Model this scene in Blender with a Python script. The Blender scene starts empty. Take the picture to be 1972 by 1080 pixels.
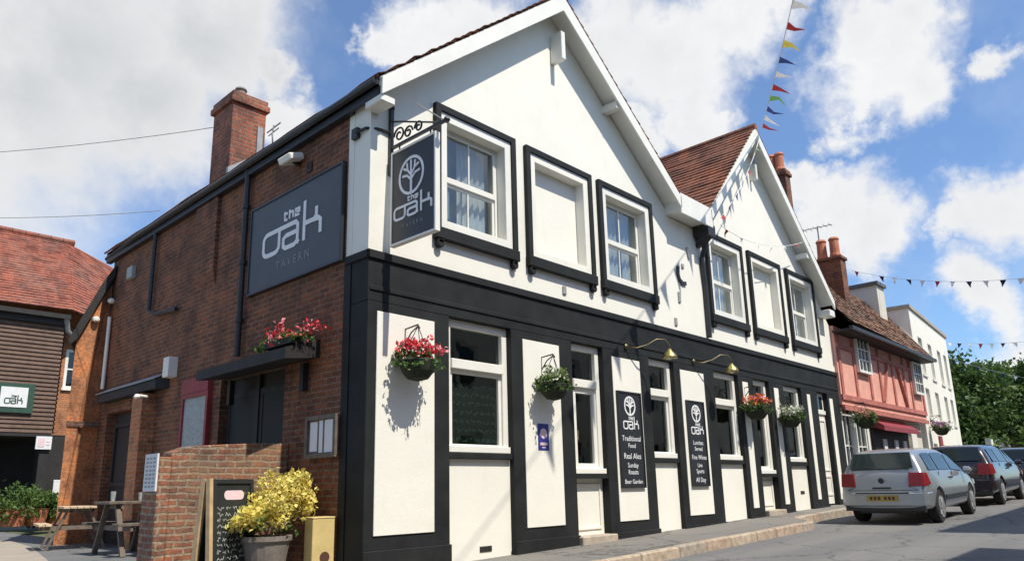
import bpy, bmesh, math, random
from mathutils import Vector, Matrix
from mathutils.geometry import tessellate_polygon
random.seed(11)
C = bpy.context.scene.collection
R = math.radians
V = Vector

# ------------------------------------------------------------------ materials
def newmat(name):
    m = bpy.data.materials.new(name); m.use_nodes = True
    nt = m.node_tree
    for n in list(nt.nodes): nt.nodes.remove(n)
    out = nt.nodes.new('ShaderNodeOutputMaterial')
    b = nt.nodes.new('ShaderNodeBsdfPrincipled')
    nt.links.new(b.outputs[0], out.inputs[0])
    return m, nt, b
def N(nt, t, **k):
    n = nt.nodes.new('ShaderNode' + t)
    for a, v in k.items(): setattr(n, a, v)
    return n
def rgba(c): return (c[0], c[1], c[2], 1)
def objco(nt):
    return N(nt, 'TexCoord').outputs['Object']
def noise(nt, vec, scale, detail=4, rough=.6):
    n = N(nt, 'TexNoise'); n.inputs['Scale'].default_value = scale
    n.inputs['Detail'].default_value = detail; n.inputs['Roughness'].default_value = rough
    nt.links.new(vec, n.inputs['Vector']); return n
def ramp(nt, fac, stops):
    r = N(nt, 'ValToRGB'); nt.links.new(fac, r.inputs[0])
    e = r.color_ramp.elements
    while len(e) < len(stops): e.new(.5)
    for i, (p, c) in enumerate(stops): e[i].position = p; e[i].color = rgba(c)
    return r
def mix(nt, fac, a, b, mode='MIX'):
    m = N(nt, 'Mix', data_type='RGBA', blend_type=mode)
    for s, v in ((0, fac), (6, a), (7, b)):
        if hasattr(v, 'type'): nt.links.new(v, m.inputs[s])
        else: m.inputs[s].default_value = v if s == 0 else rgba(v)
    return m.outputs[2]
def bump(nt, b, h, strength=.3, dist=.01):
    n = N(nt, 'Bump'); n.inputs['Strength'].default_value = strength; n.inputs['Distance'].default_value = dist
    nt.links.new(h, n.inputs['Height']); nt.links.new(n.outputs[0], b.inputs['Normal'])
def plain(name, c, rough=.6, var=.12, scale=6, metal=0, bs=.15, bscale=60, coat=0):
    m, nt, b = newmat(name); co = objco(nt)
    n = noise(nt, co, scale)
    lo = [max(0, x * (1 - var)) for x in c]; hi = [min(1, x * (1 + var)) for x in c]
    r = ramp(nt, n.outputs[0], [(.3, lo), (.7, hi)])
    nt.links.new(r.outputs[0], b.inputs['Base Color'])
    b.inputs['Roughness'].default_value = rough; b.inputs['Metallic'].default_value = metal
    if coat: b.inputs['Coat Weight'].default_value = coat; b.inputs['Coat Roughness'].default_value = .05
    if bs: bump(nt, b, noise(nt, co, bscale).outputs[0], bs, .006)
    return m
def render_mat(name, c, streak=(.55, .52, .45), amt=.35):
    m, nt, b = newmat(name); co = objco(nt)
    n = noise(nt, co, 1.3, 6)
    r = ramp(nt, n.outputs[0], [(.35, [x * .94 for x in c]), (.7, c)])
    mp = N(nt, 'Mapping'); mp.inputs['Scale'].default_value = (3.2, 3.2, 1.1); nt.links.new(co, mp.inputs[0])
    s = noise(nt, mp.outputs[0], 1.0, 5, .7)
    sr = ramp(nt, s.outputs[0], [(.56, (0, 0, 0)), (.78, (amt, amt, amt))])
    col = mix(nt, sr.outputs[0], r.outputs[0], streak)
    sp = noise(nt, co, 14, 3, .7); spr = ramp(nt, sp.outputs[0], [(.68, (0, 0, 0)), (.76, (amt * .6,) * 3)])
    col = mix(nt, spr.outputs[0], col, streak)
    nt.links.new(col, b.inputs['Base Color']); b.inputs['Roughness'].default_value = .75
    big = noise(nt, co, 3, 2); fine = noise(nt, co, 45, 4)
    ad = N(nt, 'Math', operation='MULTIPLY_ADD'); nt.links.new(big.outputs[0], ad.inputs[0]); ad.inputs[1].default_value = 2.5
    nt.links.new(fine.outputs[0], ad.inputs[2])
    bump(nt, b, ad.outputs[0], .22, .009)
    return m
def brick_mat(name, c1, c2, mortar, bw=.225, bh=.075, soot=(.04, .03, .025), sootamt=.5, mode='xy', ms=.011, bstr=.6, wobble=.02):
    m, nt, b = newmat(name); co = objco(nt)
    sp = N(nt, 'SeparateXYZ'); nt.links.new(co, sp.inputs[0])
    cb = N(nt, 'CombineXYZ')
    if mode == 'xy':
        ad = N(nt, 'Math', operation='ADD'); nt.links.new(sp.outputs[0], ad.inputs[0]); nt.links.new(sp.outputs[1], ad.inputs[1])
        nt.links.new(ad.outputs[0], cb.inputs[0])
    elif mode == 'y': nt.links.new(sp.outputs[1], cb.inputs[0])
    else: nt.links.new(sp.outputs[0], cb.inputs[0])
    nt.links.new(sp.outputs[2], cb.inputs[1])
    wob = noise(nt, co, 5, 2); wv = N(nt, 'VectorMath', operation='SCALE'); nt.links.new(wob.outputs[1], wv.inputs[0]); wv.inputs['Scale'].default_value = wobble
    va = N(nt, 'VectorMath', operation='ADD'); nt.links.new(cb.outputs[0], va.inputs[0]); nt.links.new(wv.outputs[0], va.inputs[1])
    t = N(nt, 'TexBrick'); nt.links.new(va.outputs[0], t.inputs['Vector'])
    t.inputs['Scale'].default_value = 1; t.inputs['Brick Width'].default_value = bw; t.inputs['Row Height'].default_value = bh
    t.inputs['Mortar Size'].default_value = ms; t.inputs['Mortar Smooth'].default_value = .3; t.inputs['Bias'].default_value = -.1
    t.inputs['Color1'].default_value = rgba(c1); t.inputs['Color2'].default_value = rgba(c2); t.inputs['Mortar'].default_value = rgba(mortar)
    fine = noise(nt, co, 25, 4); fr = ramp(nt, fine.outputs[0], [(.3, (.55, .55, .55)), (.75, (1.45, 1.38, 1.3))])
    wp = noise(nt, co, 1.9, 4, .7)
    col = mix(nt, 1.0, t.outputs[0], fr.outputs[0], 'MULTIPLY')
    pt = noise(nt, co, .9, 5, .65); pr = ramp(nt, pt.outputs[0], [(.45, (0, 0, 0)), (.72, (sootamt,) * 3)])
    col = mix(nt, pr.outputs[0], col, soot)
    wr_ = ramp(nt, wp.outputs[0], [(.38, (.62, .60, .62)), (.5, (1, 1, 1)), (.66, (1.32, 1.12, .92))]); col = mix(nt, 1.0, col, wr_.outputs[0], 'MULTIPLY')
    nt.links.new(col, b.inputs['Base Color']); b.inputs['Roughness'].default_value = .85
    inv = N(nt, 'Math', operation='MULTIPLY_ADD'); nt.links.new(t.outputs['Fac'], inv.inputs[0]); inv.inputs[1].default_value = -1; nt.links.new(fine.outputs[0], inv.inputs[2])
    bump(nt, b, inv.outputs[0], bstr, .012)
    return m
def glass_mat(name, tint=(.75, .8, .8), k=1.6):
    m = bpy.data.materials.new(name); m.use_nodes = True; nt = m.node_tree
    for n in list(nt.nodes): nt.nodes.remove(n)
    out = N(nt, 'OutputMaterial'); tr = N(nt, 'BsdfTransparent'); tr.inputs[0].default_value = rgba(tint)
    gl = N(nt, 'BsdfGlossy'); gl.inputs['Roughness'].default_value = .03
    co = objco(nt); nz = noise(nt, co, 2.2, 2); bp = N(nt, 'Bump'); bp.inputs['Strength'].default_value = .08; bp.inputs['Distance'].default_value = .05
    nt.links.new(nz.outputs[0], bp.inputs['Height']); nt.links.new(bp.outputs[0], gl.inputs['Normal'])
    fr = N(nt, 'Fresnel'); ge = N(nt, 'NewGeometry'); io = N(nt, 'Math', operation='MULTIPLY_ADD'); nt.links.new(ge.outputs['Backfacing'], io.inputs[0]); io.inputs[1].default_value = -.8333; io.inputs[2].default_value = 1.5; nt.links.new(io.outputs[0], fr.inputs[0])
    mu = N(nt, 'Math', operation='MULTIPLY', use_clamp=True); nt.links.new(fr.outputs[0], mu.inputs[0]); mu.inputs[1].default_value = k
    mx = N(nt, 'MixShader'); nt.links.new(mu.outputs[0], mx.inputs[0]); nt.links.new(tr.outputs[0], mx.inputs[1]); nt.links.new(gl.outputs[0], mx.inputs[2])
    nt.links.new(mx.outputs[0], out.inputs[0]); return m
def leaf_mat(name, a, b_, trans=.36):
    m, nt, b = newmat(name); co = objco(nt)
    n = noise(nt, co, 7, 3)
    r = ramp(nt, n.outputs[0], [(.3, a), (.7, b_)]); nt.links.new(r.outputs[0], b.inputs['Base Color'])
    b.inputs['Roughness'].default_value = .55
    out = [x for x in nt.nodes if x.type == 'OUTPUT_MATERIAL'][0]
    tl = N(nt, 'BsdfTranslucent'); nt.links.new(r.outputs[0], tl.inputs[0])
    mx = N(nt, 'MixShader'); mx.inputs[0].default_value = trans
    nt.links.new(b.outputs[0], mx.inputs[1]); nt.links.new(tl.outputs[0], mx.inputs[2]); nt.links.new(mx.outputs[0], out.inputs[0])
    return m
def asphalt_mat(name, c, patch, sc=1):
    m, nt, b = newmat(name); co = objco(nt)
    f = noise(nt, co, 70 * sc, 3, .8); fr = ramp(nt, f.outputs[0], [(.3, [x * .6 for x in c]), (.7, [x * 1.5 for x in c])])
    mp = N(nt, 'Mapping'); mp.inputs['Scale'].default_value = (.12, 1.1, 1); nt.links.new(co, mp.inputs[0])
    st = noise(nt, mp.outputs[0], 1, 5, .6); sr = ramp(nt, st.outputs[0], [(.42, (0, 0, 0)), (.6, (.75, .75, .75))])
    col = mix(nt, sr.outputs[0], fr.outputs[0], patch)
    cr = N(nt, 'TexVoronoi', feature='DISTANCE_TO_EDGE'); cr.inputs['Scale'].default_value = .55
    w = noise(nt, co, 2.5, 4); vv = N(nt, 'VectorMath', operation='MULTIPLY_ADD'); nt.links.new(w.outputs[1], vv.inputs[0]); vv.inputs[1].default_value = (.6, .6, .6); nt.links.new(co, vv.inputs[2])
    nt.links.new(vv.outputs[0], cr.inputs['Vector'])
    crr = ramp(nt, cr.outputs[0], [(.004, (.7, .7, .7)), (.016, (0, 0, 0))])
    col = mix(nt, crr.outputs[0], col, [x * .3 for x in c])
    nt.links.new(col, b.inputs['Base Color']); b.inputs['Roughness'].default_value = .85
    bump(nt, b, f.outputs[0], .5, .006); return m

M = {}
M['white'] = render_mat('white_render', (.84, .82, .735), streak=(.52, .48, .38), amt=.22)
M['whitepaint'] = plain('white_gloss_paint', (.80, .785, .715), .4, .05, 3, bs=.08)
M['cream'] = render_mat('cream_render', (.66, .62, .52))
M['black'] = plain('black_paint', (.017, .019, .019), .65, .35, 2.2, bs=.3, bscale=40)
M['black'].node_tree.nodes['Principled BSDF'].inputs['Specular IOR Level'].default_value = .25
M['brick'] = brick_mat('weathered_brick', (.25, .083, .038), (.125, .047, .026), (.215, .15, .10), soot=(.05, .032, .022), sootamt=.6)
M['brick_o'] = brick_mat('orange_brick', (.48, .19, .085), (.38, .14, .065), (.40, .27, .16), soot=(.2, .08, .05), sootamt=.4)
M['brick_s'] = brick_mat('soft_orange_brick', (.46, .20, .09), (.42, .17, .075), (.42, .20, .10), soot=(.30, .13, .07), sootamt=.5, bstr=.25)
M['brick_c'] = brick_mat('chimney_brick', (.36, .11, .06), (.22, .075, .05), (.25, .19, .15), sootamt=.6)
M['brick_w'] = brick_mat('wall_brick', (.33, .125, .07), (.20, .095, .06), (.33, .27, .20), soot=(.17, .14, .10), sootamt=.85, ms=.014, wobble=.05)
M['brick_d'] = brick_mat('dark_brick', (.14, .075, .05), (.09, .055, .04), (.16, .13, .11), sootamt=.7)
M['tile'] = brick_mat('plain_tile', (.27, .105, .06), (.16, .068, .045), (.06, .035, .03), bw=.17, bh=.5, soot=(.07, .055, .035), sootamt=.6, mode='y', ms=.006, bstr=.3)
M['tile_r'] = brick_mat('red_tile', (.31, .10, .065), (.24, .08, .055), (.13, .06, .05), bw=.2, bh=.7, soot=(.2, .13, .1), sootamt=.65, mode='x', ms=.006, bstr=.3)
M['tile_b'] = brick_mat('brown_tile', (.23, .125, .08), (.17, .10, .07), (.07, .05, .04), bw=.17, bh=.5, soot=(.12, .09, .06), sootamt=.6, mode='x', ms=.006, bstr=.3)
M['slate'] = plain('grey_slate', (.12, .12, .125), .6, .3, 4)
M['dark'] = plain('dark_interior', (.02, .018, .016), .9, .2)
M['glass'] = glass_mat('window_glass', (.86, .9, .9), 2.2)
M['glass_dim'] = glass_mat('bar_window_glass', (.5, .58, .54), 1.7)
M['curtain'] = plain('curtain_cloth', (.72, .71, .68), .9, .06, 3)
M['curtain_g'] = plain('grey_blind', (.34, .37, .38), .9, .1, 2)
M['chalk'] = plain('chalk_marks', (.30, .31, .28), .95, .3, 30)
M['chalk_dim'] = plain('faint_chalk', (.34, .40, .36), .95, .3, 30)
M['slateboard'] = plain('blackboard', (.018, .022, .022), .55, .3, 3)
M['windowboard'] = plain('green_grey_board', (.055, .068, .062), .7, .3, 3)
M['signgrey'] = plain('sign_grey_paint', (.055, .064, .075), .45, .12, 2)
M['signblack'] = plain('sign_black_paint', (.022, .024, .028), .4, .15, 3)
M['lettering'] = plain('pale_lettering', (.78, .79, .80), .5, .05)
M['lettering_d'] = plain('faded_lettering', (.22, .235, .245), .5, .05)
M['iron'] = plain('black_iron', (.022, .023, .025), .45, .2, 12)
M['greyiron'] = plain('grey_iron', (.30, .30, .29), .6, .2, 12)
M['lead'] = plain('lead_grey', (.30, .33, .35), .55, .2, 4)
M['brass_d'] = plain('tarnished_brass', (.16, .13, .07), .4, .2, 8, metal=.6)
M['brass'] = plain('brass', (.48, .40, .15), .35, .15, 8, metal=.9)
M['wood_l'] = plain('pale_timber', (.52, .36, .19), .65, .2, 9)
M['wood_g'] = plain('weathered_timber', (.15, .12, .095), .8, .3, 9)
M['wood_s'] = plain('silvery_timber', (.56, .43, .28), .8, .25, 9)
M['board'] = plain('stained_weatherboard', (.115, .066, .045), .75, .3, 5)
M['tar'] = plain('tarred_timber', (.02, .018, .018), .7, .3, 4)
M['pink'] = plain('pink_limewash', (.74, .37, .29), .85, .14, 2, bs=.3)
M['pink_beam'] = plain('dark_red_timber', (.44, .15, .12), .7, .3, 5)
M['redpaint'] = plain('red_paint', (.26, .035, .04), .5, .15)
M['stone'] = plain('york_stone', (.40, .34, .27), .85, .2, 5, bs=.3)
M['kerb1'] = plain('granite_kerb_buff', (.40, .32, .24), .85, .3, 12, bs=.4)
M['kerb2'] = plain('granite_kerb_pink', (.37, .28, .21), .85, .3, 12, bs=.4)
M['kerb3'] = plain('granite_kerb_grey', (.33, .28, .22), .85, .3, 12, bs=.4)
M['road'] = asphalt_mat('worn_asphalt', (.135, .135, .135), (.19, .185, .175))
M['pave'] = asphalt_mat('pavement_asphalt', (.15, .145, .135), (.20, .185, .165))
M['yard'] = asphalt_mat('yard_asphalt', (.13, .135, .14), (.17, .17, .165))
M['path'] = plain('buff_concrete', (.34, .30, .25), .9, .12, 2, bs=.4)
M['earth'] = plain('verge_earth', (.10, .11, .05), .95, .4, 2)
M['terracotta'] = plain('terracotta', (.50, .17, .09), .8, .2, 6)
M['pot'] = plain('grey_stone_pot', (.20, .17, .145), .85, .2, 8, bs=.3)
M['boxy'] = plain('yellow_painted_wood', (.62, .48, .20), .6, .12, 5)
M['darkmark'] = plain('dark_brown_mark', (.09, .04, .025), .7, .1)
M['leaf'] = leaf_mat('leaf_green', (.055, .115, .022), (.11, .20, .035))
M['leaf_d'] = leaf_mat('leaf_dark', (.045, .09, .022), (.08, .14, .034))
M['leaf_l'] = leaf_mat('leaf_light', (.13, .20, .05), (.20, .27, .08))
M['yellow'] = leaf_mat('yellow_leaf', (.78, .62, .12), (.88, .80, .30), .35)
M['yellow2'] = leaf_mat('yellow_green_leaf', (.55, .50, .10), (.70, .64, .16), .3)
M['red_fl'] = leaf_mat('red_petal', (.62, .02, .035), (.75, .07, .08), .2)
M['pink_fl'] = leaf_mat('pink_petal', (.75, .25, .27), (.80, .40, .40), .2)
M['orange_fl'] = leaf_mat('orange_petal', (.75, .16, .03), (.8, .26, .06), .2)
M['white_fl'] = leaf_mat('white_petal', (.7, .72, .6), (.8, .8, .72), .2)
M['purple_fl'] = leaf_mat('purple_petal', (.2, .1, .25), (.32, .2, .36), .2)
M['moss'] = plain('basket_moss', (.03, .035, .02), .95, .4, 30, bs=.6)
M['bark'] = plain('bark', (.13, .09, .065), .9, .3, 14, bs=.6)
M['twig'] = plain('pale_twig', (.32, .24, .17), .85, .2, 14)
M['silver'] = plain('silver_car_paint', (.36, .385, .41), .3, .04, 2, metal=.55, bs=0, coat=.6)
M['darkred'] = plain('dark_maroon_car_paint', (.018, .010, .012), .25, .05, 2, bs=0, coat=1)
M['navy'] = plain('navy_car_paint', (.02, .035, .06), .25, .05, 2, bs=0, coat=1)
M['palecar'] = plain('pale_green_car_paint', (.45, .52, .5), .3, .05, 2, bs=0, coat=1)
M['doorglass'] = plain('dim_door_glass', (.010, .012, .012), .7, .1, 2, bs=0)
M['carglass'] = plain('car_glass', (.02, .03, .033), .06, .1, 2, bs=0)
M['rubber'] = plain('tyre_rubber', (.018, .018, .018), .85, .2, 20)
M['plastic'] = plain('black_plastic', (.03, .03, .032), .6, .2, 20)
M['alloy'] = plain('wheel_alloy', (.55, .55, .55), .35, .1, 20, metal=.7)
M['redlens'] = plain('red_lens', (.22, .010, .013), .4, .25, 14, bs=0)
M['whitelens'] = plain('clear_lens', (.7, .7, .7), .15, .1, 20, bs=0)
M['plate'] = plain('yellow_number_plate', (.42, .30, .05), .5, .1, 20)
M['blue'] = plain('blue_print', (.03, .04, .25), .5, .15)
M['paper'] = plain('white_paper', (.72, .72, .72), .7, .05)
M['ppaper'] = plain('pinkish_paper', (.75, .55, .58), .7, .08)
M['tartan'] = plain('grey_leaflet', (.34, .37, .36), .6, .3, 25)
M['green_fr'] = plain('green_frame_paint', (.03, .075, .05), .5, .2)
FL = {}
for nm, c in (('red', (.5, .05, .06)), ('white', (.8, .8, .8)), ('blue', (.05, .10, .36)), ('yellow', (.75, .68, .2)), ('green', (.30, .58, .22)), ('navy', (.02, .025, .10))):
    FL[nm] = leaf_mat('bunting_' + nm, c, [min(1, x * 1.1) for x in c], .35)

# ------------------------------------------------------------------ mesh helpers
class MB:
    def __init__(s): s.v = []; s.f = []; s.m = []
    def add(s, vs, fs, mi=0):
        o = len(s.v); s.v += [tuple(p) for p in vs]
        s.f += [tuple(i + o for i in f) for f in fs]; s.m += [mi] * len(fs)
    def poly(s, pts, mi=0): s.add(pts, [tuple(range(len(pts)))], mi)
    def box(s, x0, x1, y0, y1, z0, z1, mi=0):
        s.add([(x0, y0, z0), (x1, y0, z0), (x1, y1, z0), (x0, y1, z0), (x0, y0, z1), (x1, y0, z1), (x1, y1, z1), (x0, y1, z1)],
              [(0, 3, 2, 1), (4, 5, 6, 7), (0, 1, 5, 4), (1, 2, 6, 5), (2, 3, 7, 6), (3, 0, 4, 7)], mi)
    def prism(s, pts, d, mi=0):
        n = len(pts); d = V(d); a = [V(p) for p in pts]; b = [p + d for p in a]
        s.add(a + b, [tuple(range(n))[::-1], tuple(range(n, 2 * n))] + [(i, (i + 1) % n, n + (i + 1) % n, n + i) for i in range(n)], mi)
    def bar(s, a, b, w, h, mi=0, up=(0, 0, 1)):
        a = V(a); b = V(b); d = (b - a).normalized(); x = d.cross(V(up))
        if x.length < 1e-4: x = V((1, 0, 0))
        x.normalize(); z = x.cross(d); x *= w / 2; z *= h / 2
        s.prism([a - x - z, a + x - z, a + x + z, a - x + z], b - a, mi)
    def tube(s, pts, r, n=8, mi=0, caps=True, r2=None):
        pts = [V(p) for p in pts]; rings = []; prev = None
        for i, p in enumerate(pts):
            t = (pts[min(i + 1, len(pts) - 1)] - pts[max(i - 1, 0)]).normalized()
            if prev is None:
                x = t.orthogonal().normalized()
            else:
                x = (prev - t * prev.dot(t)).normalized()
            prev = x; y = t.cross(x)
            rr = r if r2 is None else r + (r2 - r) * i / (len(pts) - 1)
            rings.append([p + (x * math.cos(2 * math.pi * k / n) + y * math.sin(2 * math.pi * k / n)) * rr for k in range(n)])
        vs = [q for g in rings for q in g]; fs = []
        for i in range(len(rings) - 1):
            for k in range(n): fs.append((i * n + k, i * n + (k + 1) % n, (i + 1) * n + (k + 1) % n, (i + 1) * n + k))
        if caps: fs += [tuple(range(n))[::-1], tuple(range((len(rings) - 1) * n, len(rings) * n))]
        s.add(vs, fs, mi)
    def lathe(s, c, prof, n=16, mi=0, axis='z'):
        c = V(c); vs = []; fs = []
        for r, h in prof:
            for k in range(n):
                a = 2 * math.pi * k / n
                if axis == 'z': vs.append(c + V((r * math.cos(a), r * math.sin(a), h)))
                else: vs.append(c + V((r * math.cos(a), h, r * math.sin(a))))
        for i in range(len(prof) - 1):
            for k in range(n): fs.append((i * n + k, i * n + (k + 1) % n, (i + 1) * n + (k + 1) % n, (i + 1) * n + k))
        fs += [tuple(range(n))[::-1], tuple(range((len(prof) - 1) * n, len(prof) * n))]
        s.add(vs, fs, mi)
    def wall(s, outer, holes, y0, y1, mi=0, axis='y'):
        def P(p, y): return (p[0], y, p[1]) if axis == 'y' else (y, p[0], p[1])
        loops = [[V((a, b, 0)) for a, b in outer]] + [[V((a, b, 0)) for a, b in h] for h in holes]
        flat = [p for l in loops for p in l]; tri = tessellate_polygon(loops)
        for y in (y0, y1): s.add([P(p, y) for p in flat], [tuple(t) for t in tri], mi)
        for l in loops:
            n = len(l); s.add([P(p, y0) for p in l] + [P(p, y1) for p in l], [(i, (i + 1) % n, n + (i + 1) % n, n + i) for i in range(n)], mi)
    def frame(s, x0, x1, z0, z1, w, y0, y1, mi=0, bottom=True, axis='y'):
        hb = w if bottom else 0
        bx = [(x0, x0 + w, z0, z1), (x1 - w, x1, z0, z1), (x0 + w, x1 - w, z1 - w, z1)]
        if bottom: bx.append((x0 + w, x1 - w, z0, z0 + w))
        for a, b, c, d in bx:
            if axis == 'y': s.box(a, b, y0, y1, c, d, mi)
            else: s.box(y0, y1, a, b, c, d, mi)
    def leaves(s, centres, per, spread, size, mis, rnd=random, flat=0):
        for c in centres:
            c = V(c)
            for _ in range(per):
                p = c + V((rnd.gauss(0, 1), rnd.gauss(0, 1), rnd.gauss(0, .8))) * spread
                n = V((rnd.gauss(0, 1), rnd.gauss(0, 1), rnd.gauss(0, 1) + flat)).normalized()
                x = n.orthogonal().normalized(); x.rotate(Matrix.Rotation(rnd.random() * 6.28, 3, n)); y = n.cross(x)
                a = size * rnd.uniform(.6, 1.3); b = a * rnd.uniform(.5, .8)
                s.add([p - x * a, p + y * b + n * a * .2, p + x * a, p - y * b + n * a * .2], [(0, 1, 2, 3)], rnd.choice(mis))
    def ribbon(s, pts, w, org, ux, uz, n, off=0, th=.006, mi=0, closed=False):
        P = [V((p[0], p[1])) for p in pts]; k = len(P); L = []; Rr = []
        for i in range(k):
            if closed: a = P[i - 1]; b = P[(i + 1) % k]
            else: a = P[max(i - 1, 0)]; b = P[min(i + 1, k - 1)]
            d1 = (P[i] - a); d2 = (b - P[i])
            d1 = d1.normalized() if d1.length > 1e-6 else d2.normalized(); d2 = d2.normalized() if d2.length > 1e-6 else d1
            n1 = V((-d1.y, d1.x)); n2 = V((-d2.y, d2.x)); m = (n1 + n2)
            m = m.normalized() if m.length > 1e-4 else n1
            q = w / 2 / max(.45, m.dot(n1)); L.append(P[i] + m * q); Rr.append(P[i] - m * q)
        org = V(org); ux = V(ux); uz = V(uz); n = V(n)
        def T(p, h): return org + ux * p.x + uz * p.y + n * h
        vs = [T(p, off + th) for p in L] + [T(p, off + th) for p in Rr] + [T(p, 0) for p in L] + [T(p, 0) for p in Rr]
        fs = []
        for i in range(k if closed else k - 1):
            j = (i + 1) % k
            fs += [(i, j, k + j, k + i), (i, 2 * k + i, 2 * k + j, j), (k + i, k + j, 3 * k + j, 3 * k + i)]
        if not closed: fs += [(0, k, 3 * k, 2 * k), (k - 1, 3 * k - 1, 4 * k - 1, 2 * k - 1)]
        s.add(vs, fs, mi)
    def text(s, body, size, org, ux, uz, n, th=.004, align='CENTER', mi=0, sx=1):
        cu = bpy.data.curves.new('t', 'FONT'); cu.body = body; cu.size = size; cu.align_x = align; cu.extrude = th / 2; cu.resolution_u = 2
        o = bpy.data.objects.new('t', cu); C.objects.link(o)
        dg = bpy.context.evaluated_depsgraph_get(); me = bpy.data.meshes.new_from_object(o.evaluated_get(dg))
        org = V(org); ux = V(ux); uz = V(uz); n = V(n)
        s.add([org + ux * v.co.x * sx + uz * v.co.y + n * (v.co.z + th / 2) for v in me.vertices], [tuple(p.vertices) for p in me.polygons], mi)
        bpy.data.objects.remove(o); bpy.data.curves.remove(cu); bpy.data.meshes.remove(me)
    def xf(s, mat):
        s.v = [tuple(mat @ V(p)) for p in s.v]; return s
    def build(s, name, mats, parent=None, loc=None, smooth=False, bevel=0, world=True, fix=True):
        me = bpy.data.meshes.new(name); me.from_pydata(s.v, [], s.f)
        mats = mats if isinstance(mats, (list, tuple)) else [mats]
        for m in mats: me.materials.append(M[m] if isinstance(m, str) else m)
        me.polygons.foreach_set('material_index', s.m)
        if fix:
            bm = bmesh.new(); bm.from_mesh(me); bmesh.ops.recalc_face_normals(bm, faces=bm.faces); bm.to_mesh(me); bm.free()
        if smooth: me.polygons.foreach_set('use_smooth', [True] * len(me.polygons))
        o = bpy.data.objects.new(name, me); C.objects.link(o)
        if loc is not None: o.location = loc
        if parent is not None:
            o.parent = parent
            if world and parent.type == 'EMPTY': o.location = [-c for c in parent.location]
        if bevel:
            b = o.modifiers.new('bevel', 'BEVEL'); b.width = bevel; b.segments = 1; b.limit_method = 'ANGLE'; b.angle_limit = R(50)
        if smooth:
            me.update()
        return o
def tag(o, label=None, cat=None, group=None, kind=None):
    if label: o['label'] = label
    if cat: o['category'] = cat
    if group: o['group'] = group
    if kind: o['kind'] = kind
    return o
def thing(name, label, cat, loc=(0, 0, 0), group=None, rz=0):
    o = bpy.data.objects.new(name, None); C.objects.link(o); o.location = loc; o.rotation_euler = (0, 0, rz); o.empty_display_size = .2
    return tag(o, label, cat, group)
def struct(o): o['kind'] = 'structure'; return o
def S(x): return .025 * max(0, min(x, 45)) + .008 * max(-12, min(x, 0))

# ------------------------------------------------------------------ camera (world-space calibration of the viewpoint)
F_, YAW, PIT, ROL, PX, PY = 1400.373, .804, .228, -.019, 953.065, 613.132
fw = V((math.sin(YAW) * math.cos(PIT), math.cos(YAW) * math.cos(PIT), math.sin(PIT)))
r0 = V((math.cos(YAW), -math.sin(YAW), 0)); u0 = r0.cross(fw)
cr = r0 * math.cos(ROL) + u0 * math.sin(ROL); cu_ = -r0 * math.sin(ROL) + u0 * math.cos(ROL)
CAM = V((-5.02, -7, .95))
cam = bpy.data.cameras.new('camera'); co = bpy.data.objects.new('camera', cam); C.objects.link(co)
co.matrix_world = Matrix(((cr.x, cu_.x, -fw.x, CAM.x), (cr.y, cu_.y, -fw.y, CAM.y), (cr.z, cu_.z, -fw.z, CAM.z), (0, 0, 0, 1)))
cam.sensor_width = 36; cam.lens = F_ / 1972 * 36; cam.shift_x = (986 - PX) / 1972; cam.shift_y = (PY - 540) / 1972
cam.clip_start = .1; cam.clip_end = 2000
bpy.context.scene.camera = co
def skydir(px, py): return (fw * F_ + cr * (px - PX) - cu_ * (py - PY)).normalized()

# ------------------------------------------------------------------ light and sky
SUN = V((.03, .545, -.838)).normalized() * 1
SUN = V((-.03, .55, -.835)).normalized()
sl = bpy.data.lights.new('sun', 'SUN'); so = bpy.data.objects.new('sun', sl); C.objects.link(so)
sl.energy = 4.6; sl.angle = R(.55); sl.color = (1, .935, .82); so.rotation_euler = SUN.to_track_quat('-Z', 'Y').to_euler(); so.location = (0, -30, 50)
w = bpy.data.worlds.new('World'); bpy.context.scene.world = w; w.use_nodes = True
nt = w.node_tree
for n in list(nt.nodes): nt.nodes.remove(n)
wo = N(nt, 'OutputWorld'); bg = N(nt, 'Background'); nt.links.new(bg.outputs[0], wo.inputs[0])
sky = N(nt, 'TexSky', sky_type='NISHITA'); sky.sun_disc = False
sky.sun_elevation = math.asin(-SUN.z); sky.sun_rotation = math.atan2(-SUN.x, -SUN.y); sky.air_density = 1.0; sky.dust_density = .5; sky.ozone_density = 2.0
dirn = N(nt, 'TexCoord').outputs['Generated']
nz1 = noise(nt, dirn, 5.5, 8, .62); nz2 = noise(nt, dirn, 17, 6, .65)
def vm(op, a, b=None, s=None):
    n = N(nt, 'VectorMath', operation=op)
    for i, v in enumerate((a, b)):
        if v is None: continue
        if hasattr(v, 'type'): nt.links.new(v, n.inputs[i])
        else: n.inputs[i].default_value = v
    if s is not None: n.inputs['Scale'].default_value = s
    return n
def mth(op, a, b=None, c=None, clamp=False):
    n = N(nt, 'Math', operation=op, use_clamp=clamp)
    for i, v in enumerate((a, b, c)):
        if v is None: continue
        if hasattr(v, 'type'): nt.links.new(v, n.inputs[i])
        else: n.inputs[i].default_value = v
    return n.outputs[0]
o1 = vm('SUBTRACT', nz1.outputs[1], (.5, .5, .5)); o2 = vm('SUBTRACT', nz2.outputs[1], (.5, .5, .5))
wd = vm('ADD', dirn, vm('SCALE', o1.outputs[0], s=.20).outputs[0]); wd = vm('ADD', wd.outputs[0], vm('SCALE', o2.outputs[0], s=.045).outputs[0])
wd = wd.outputs[0]
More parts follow.
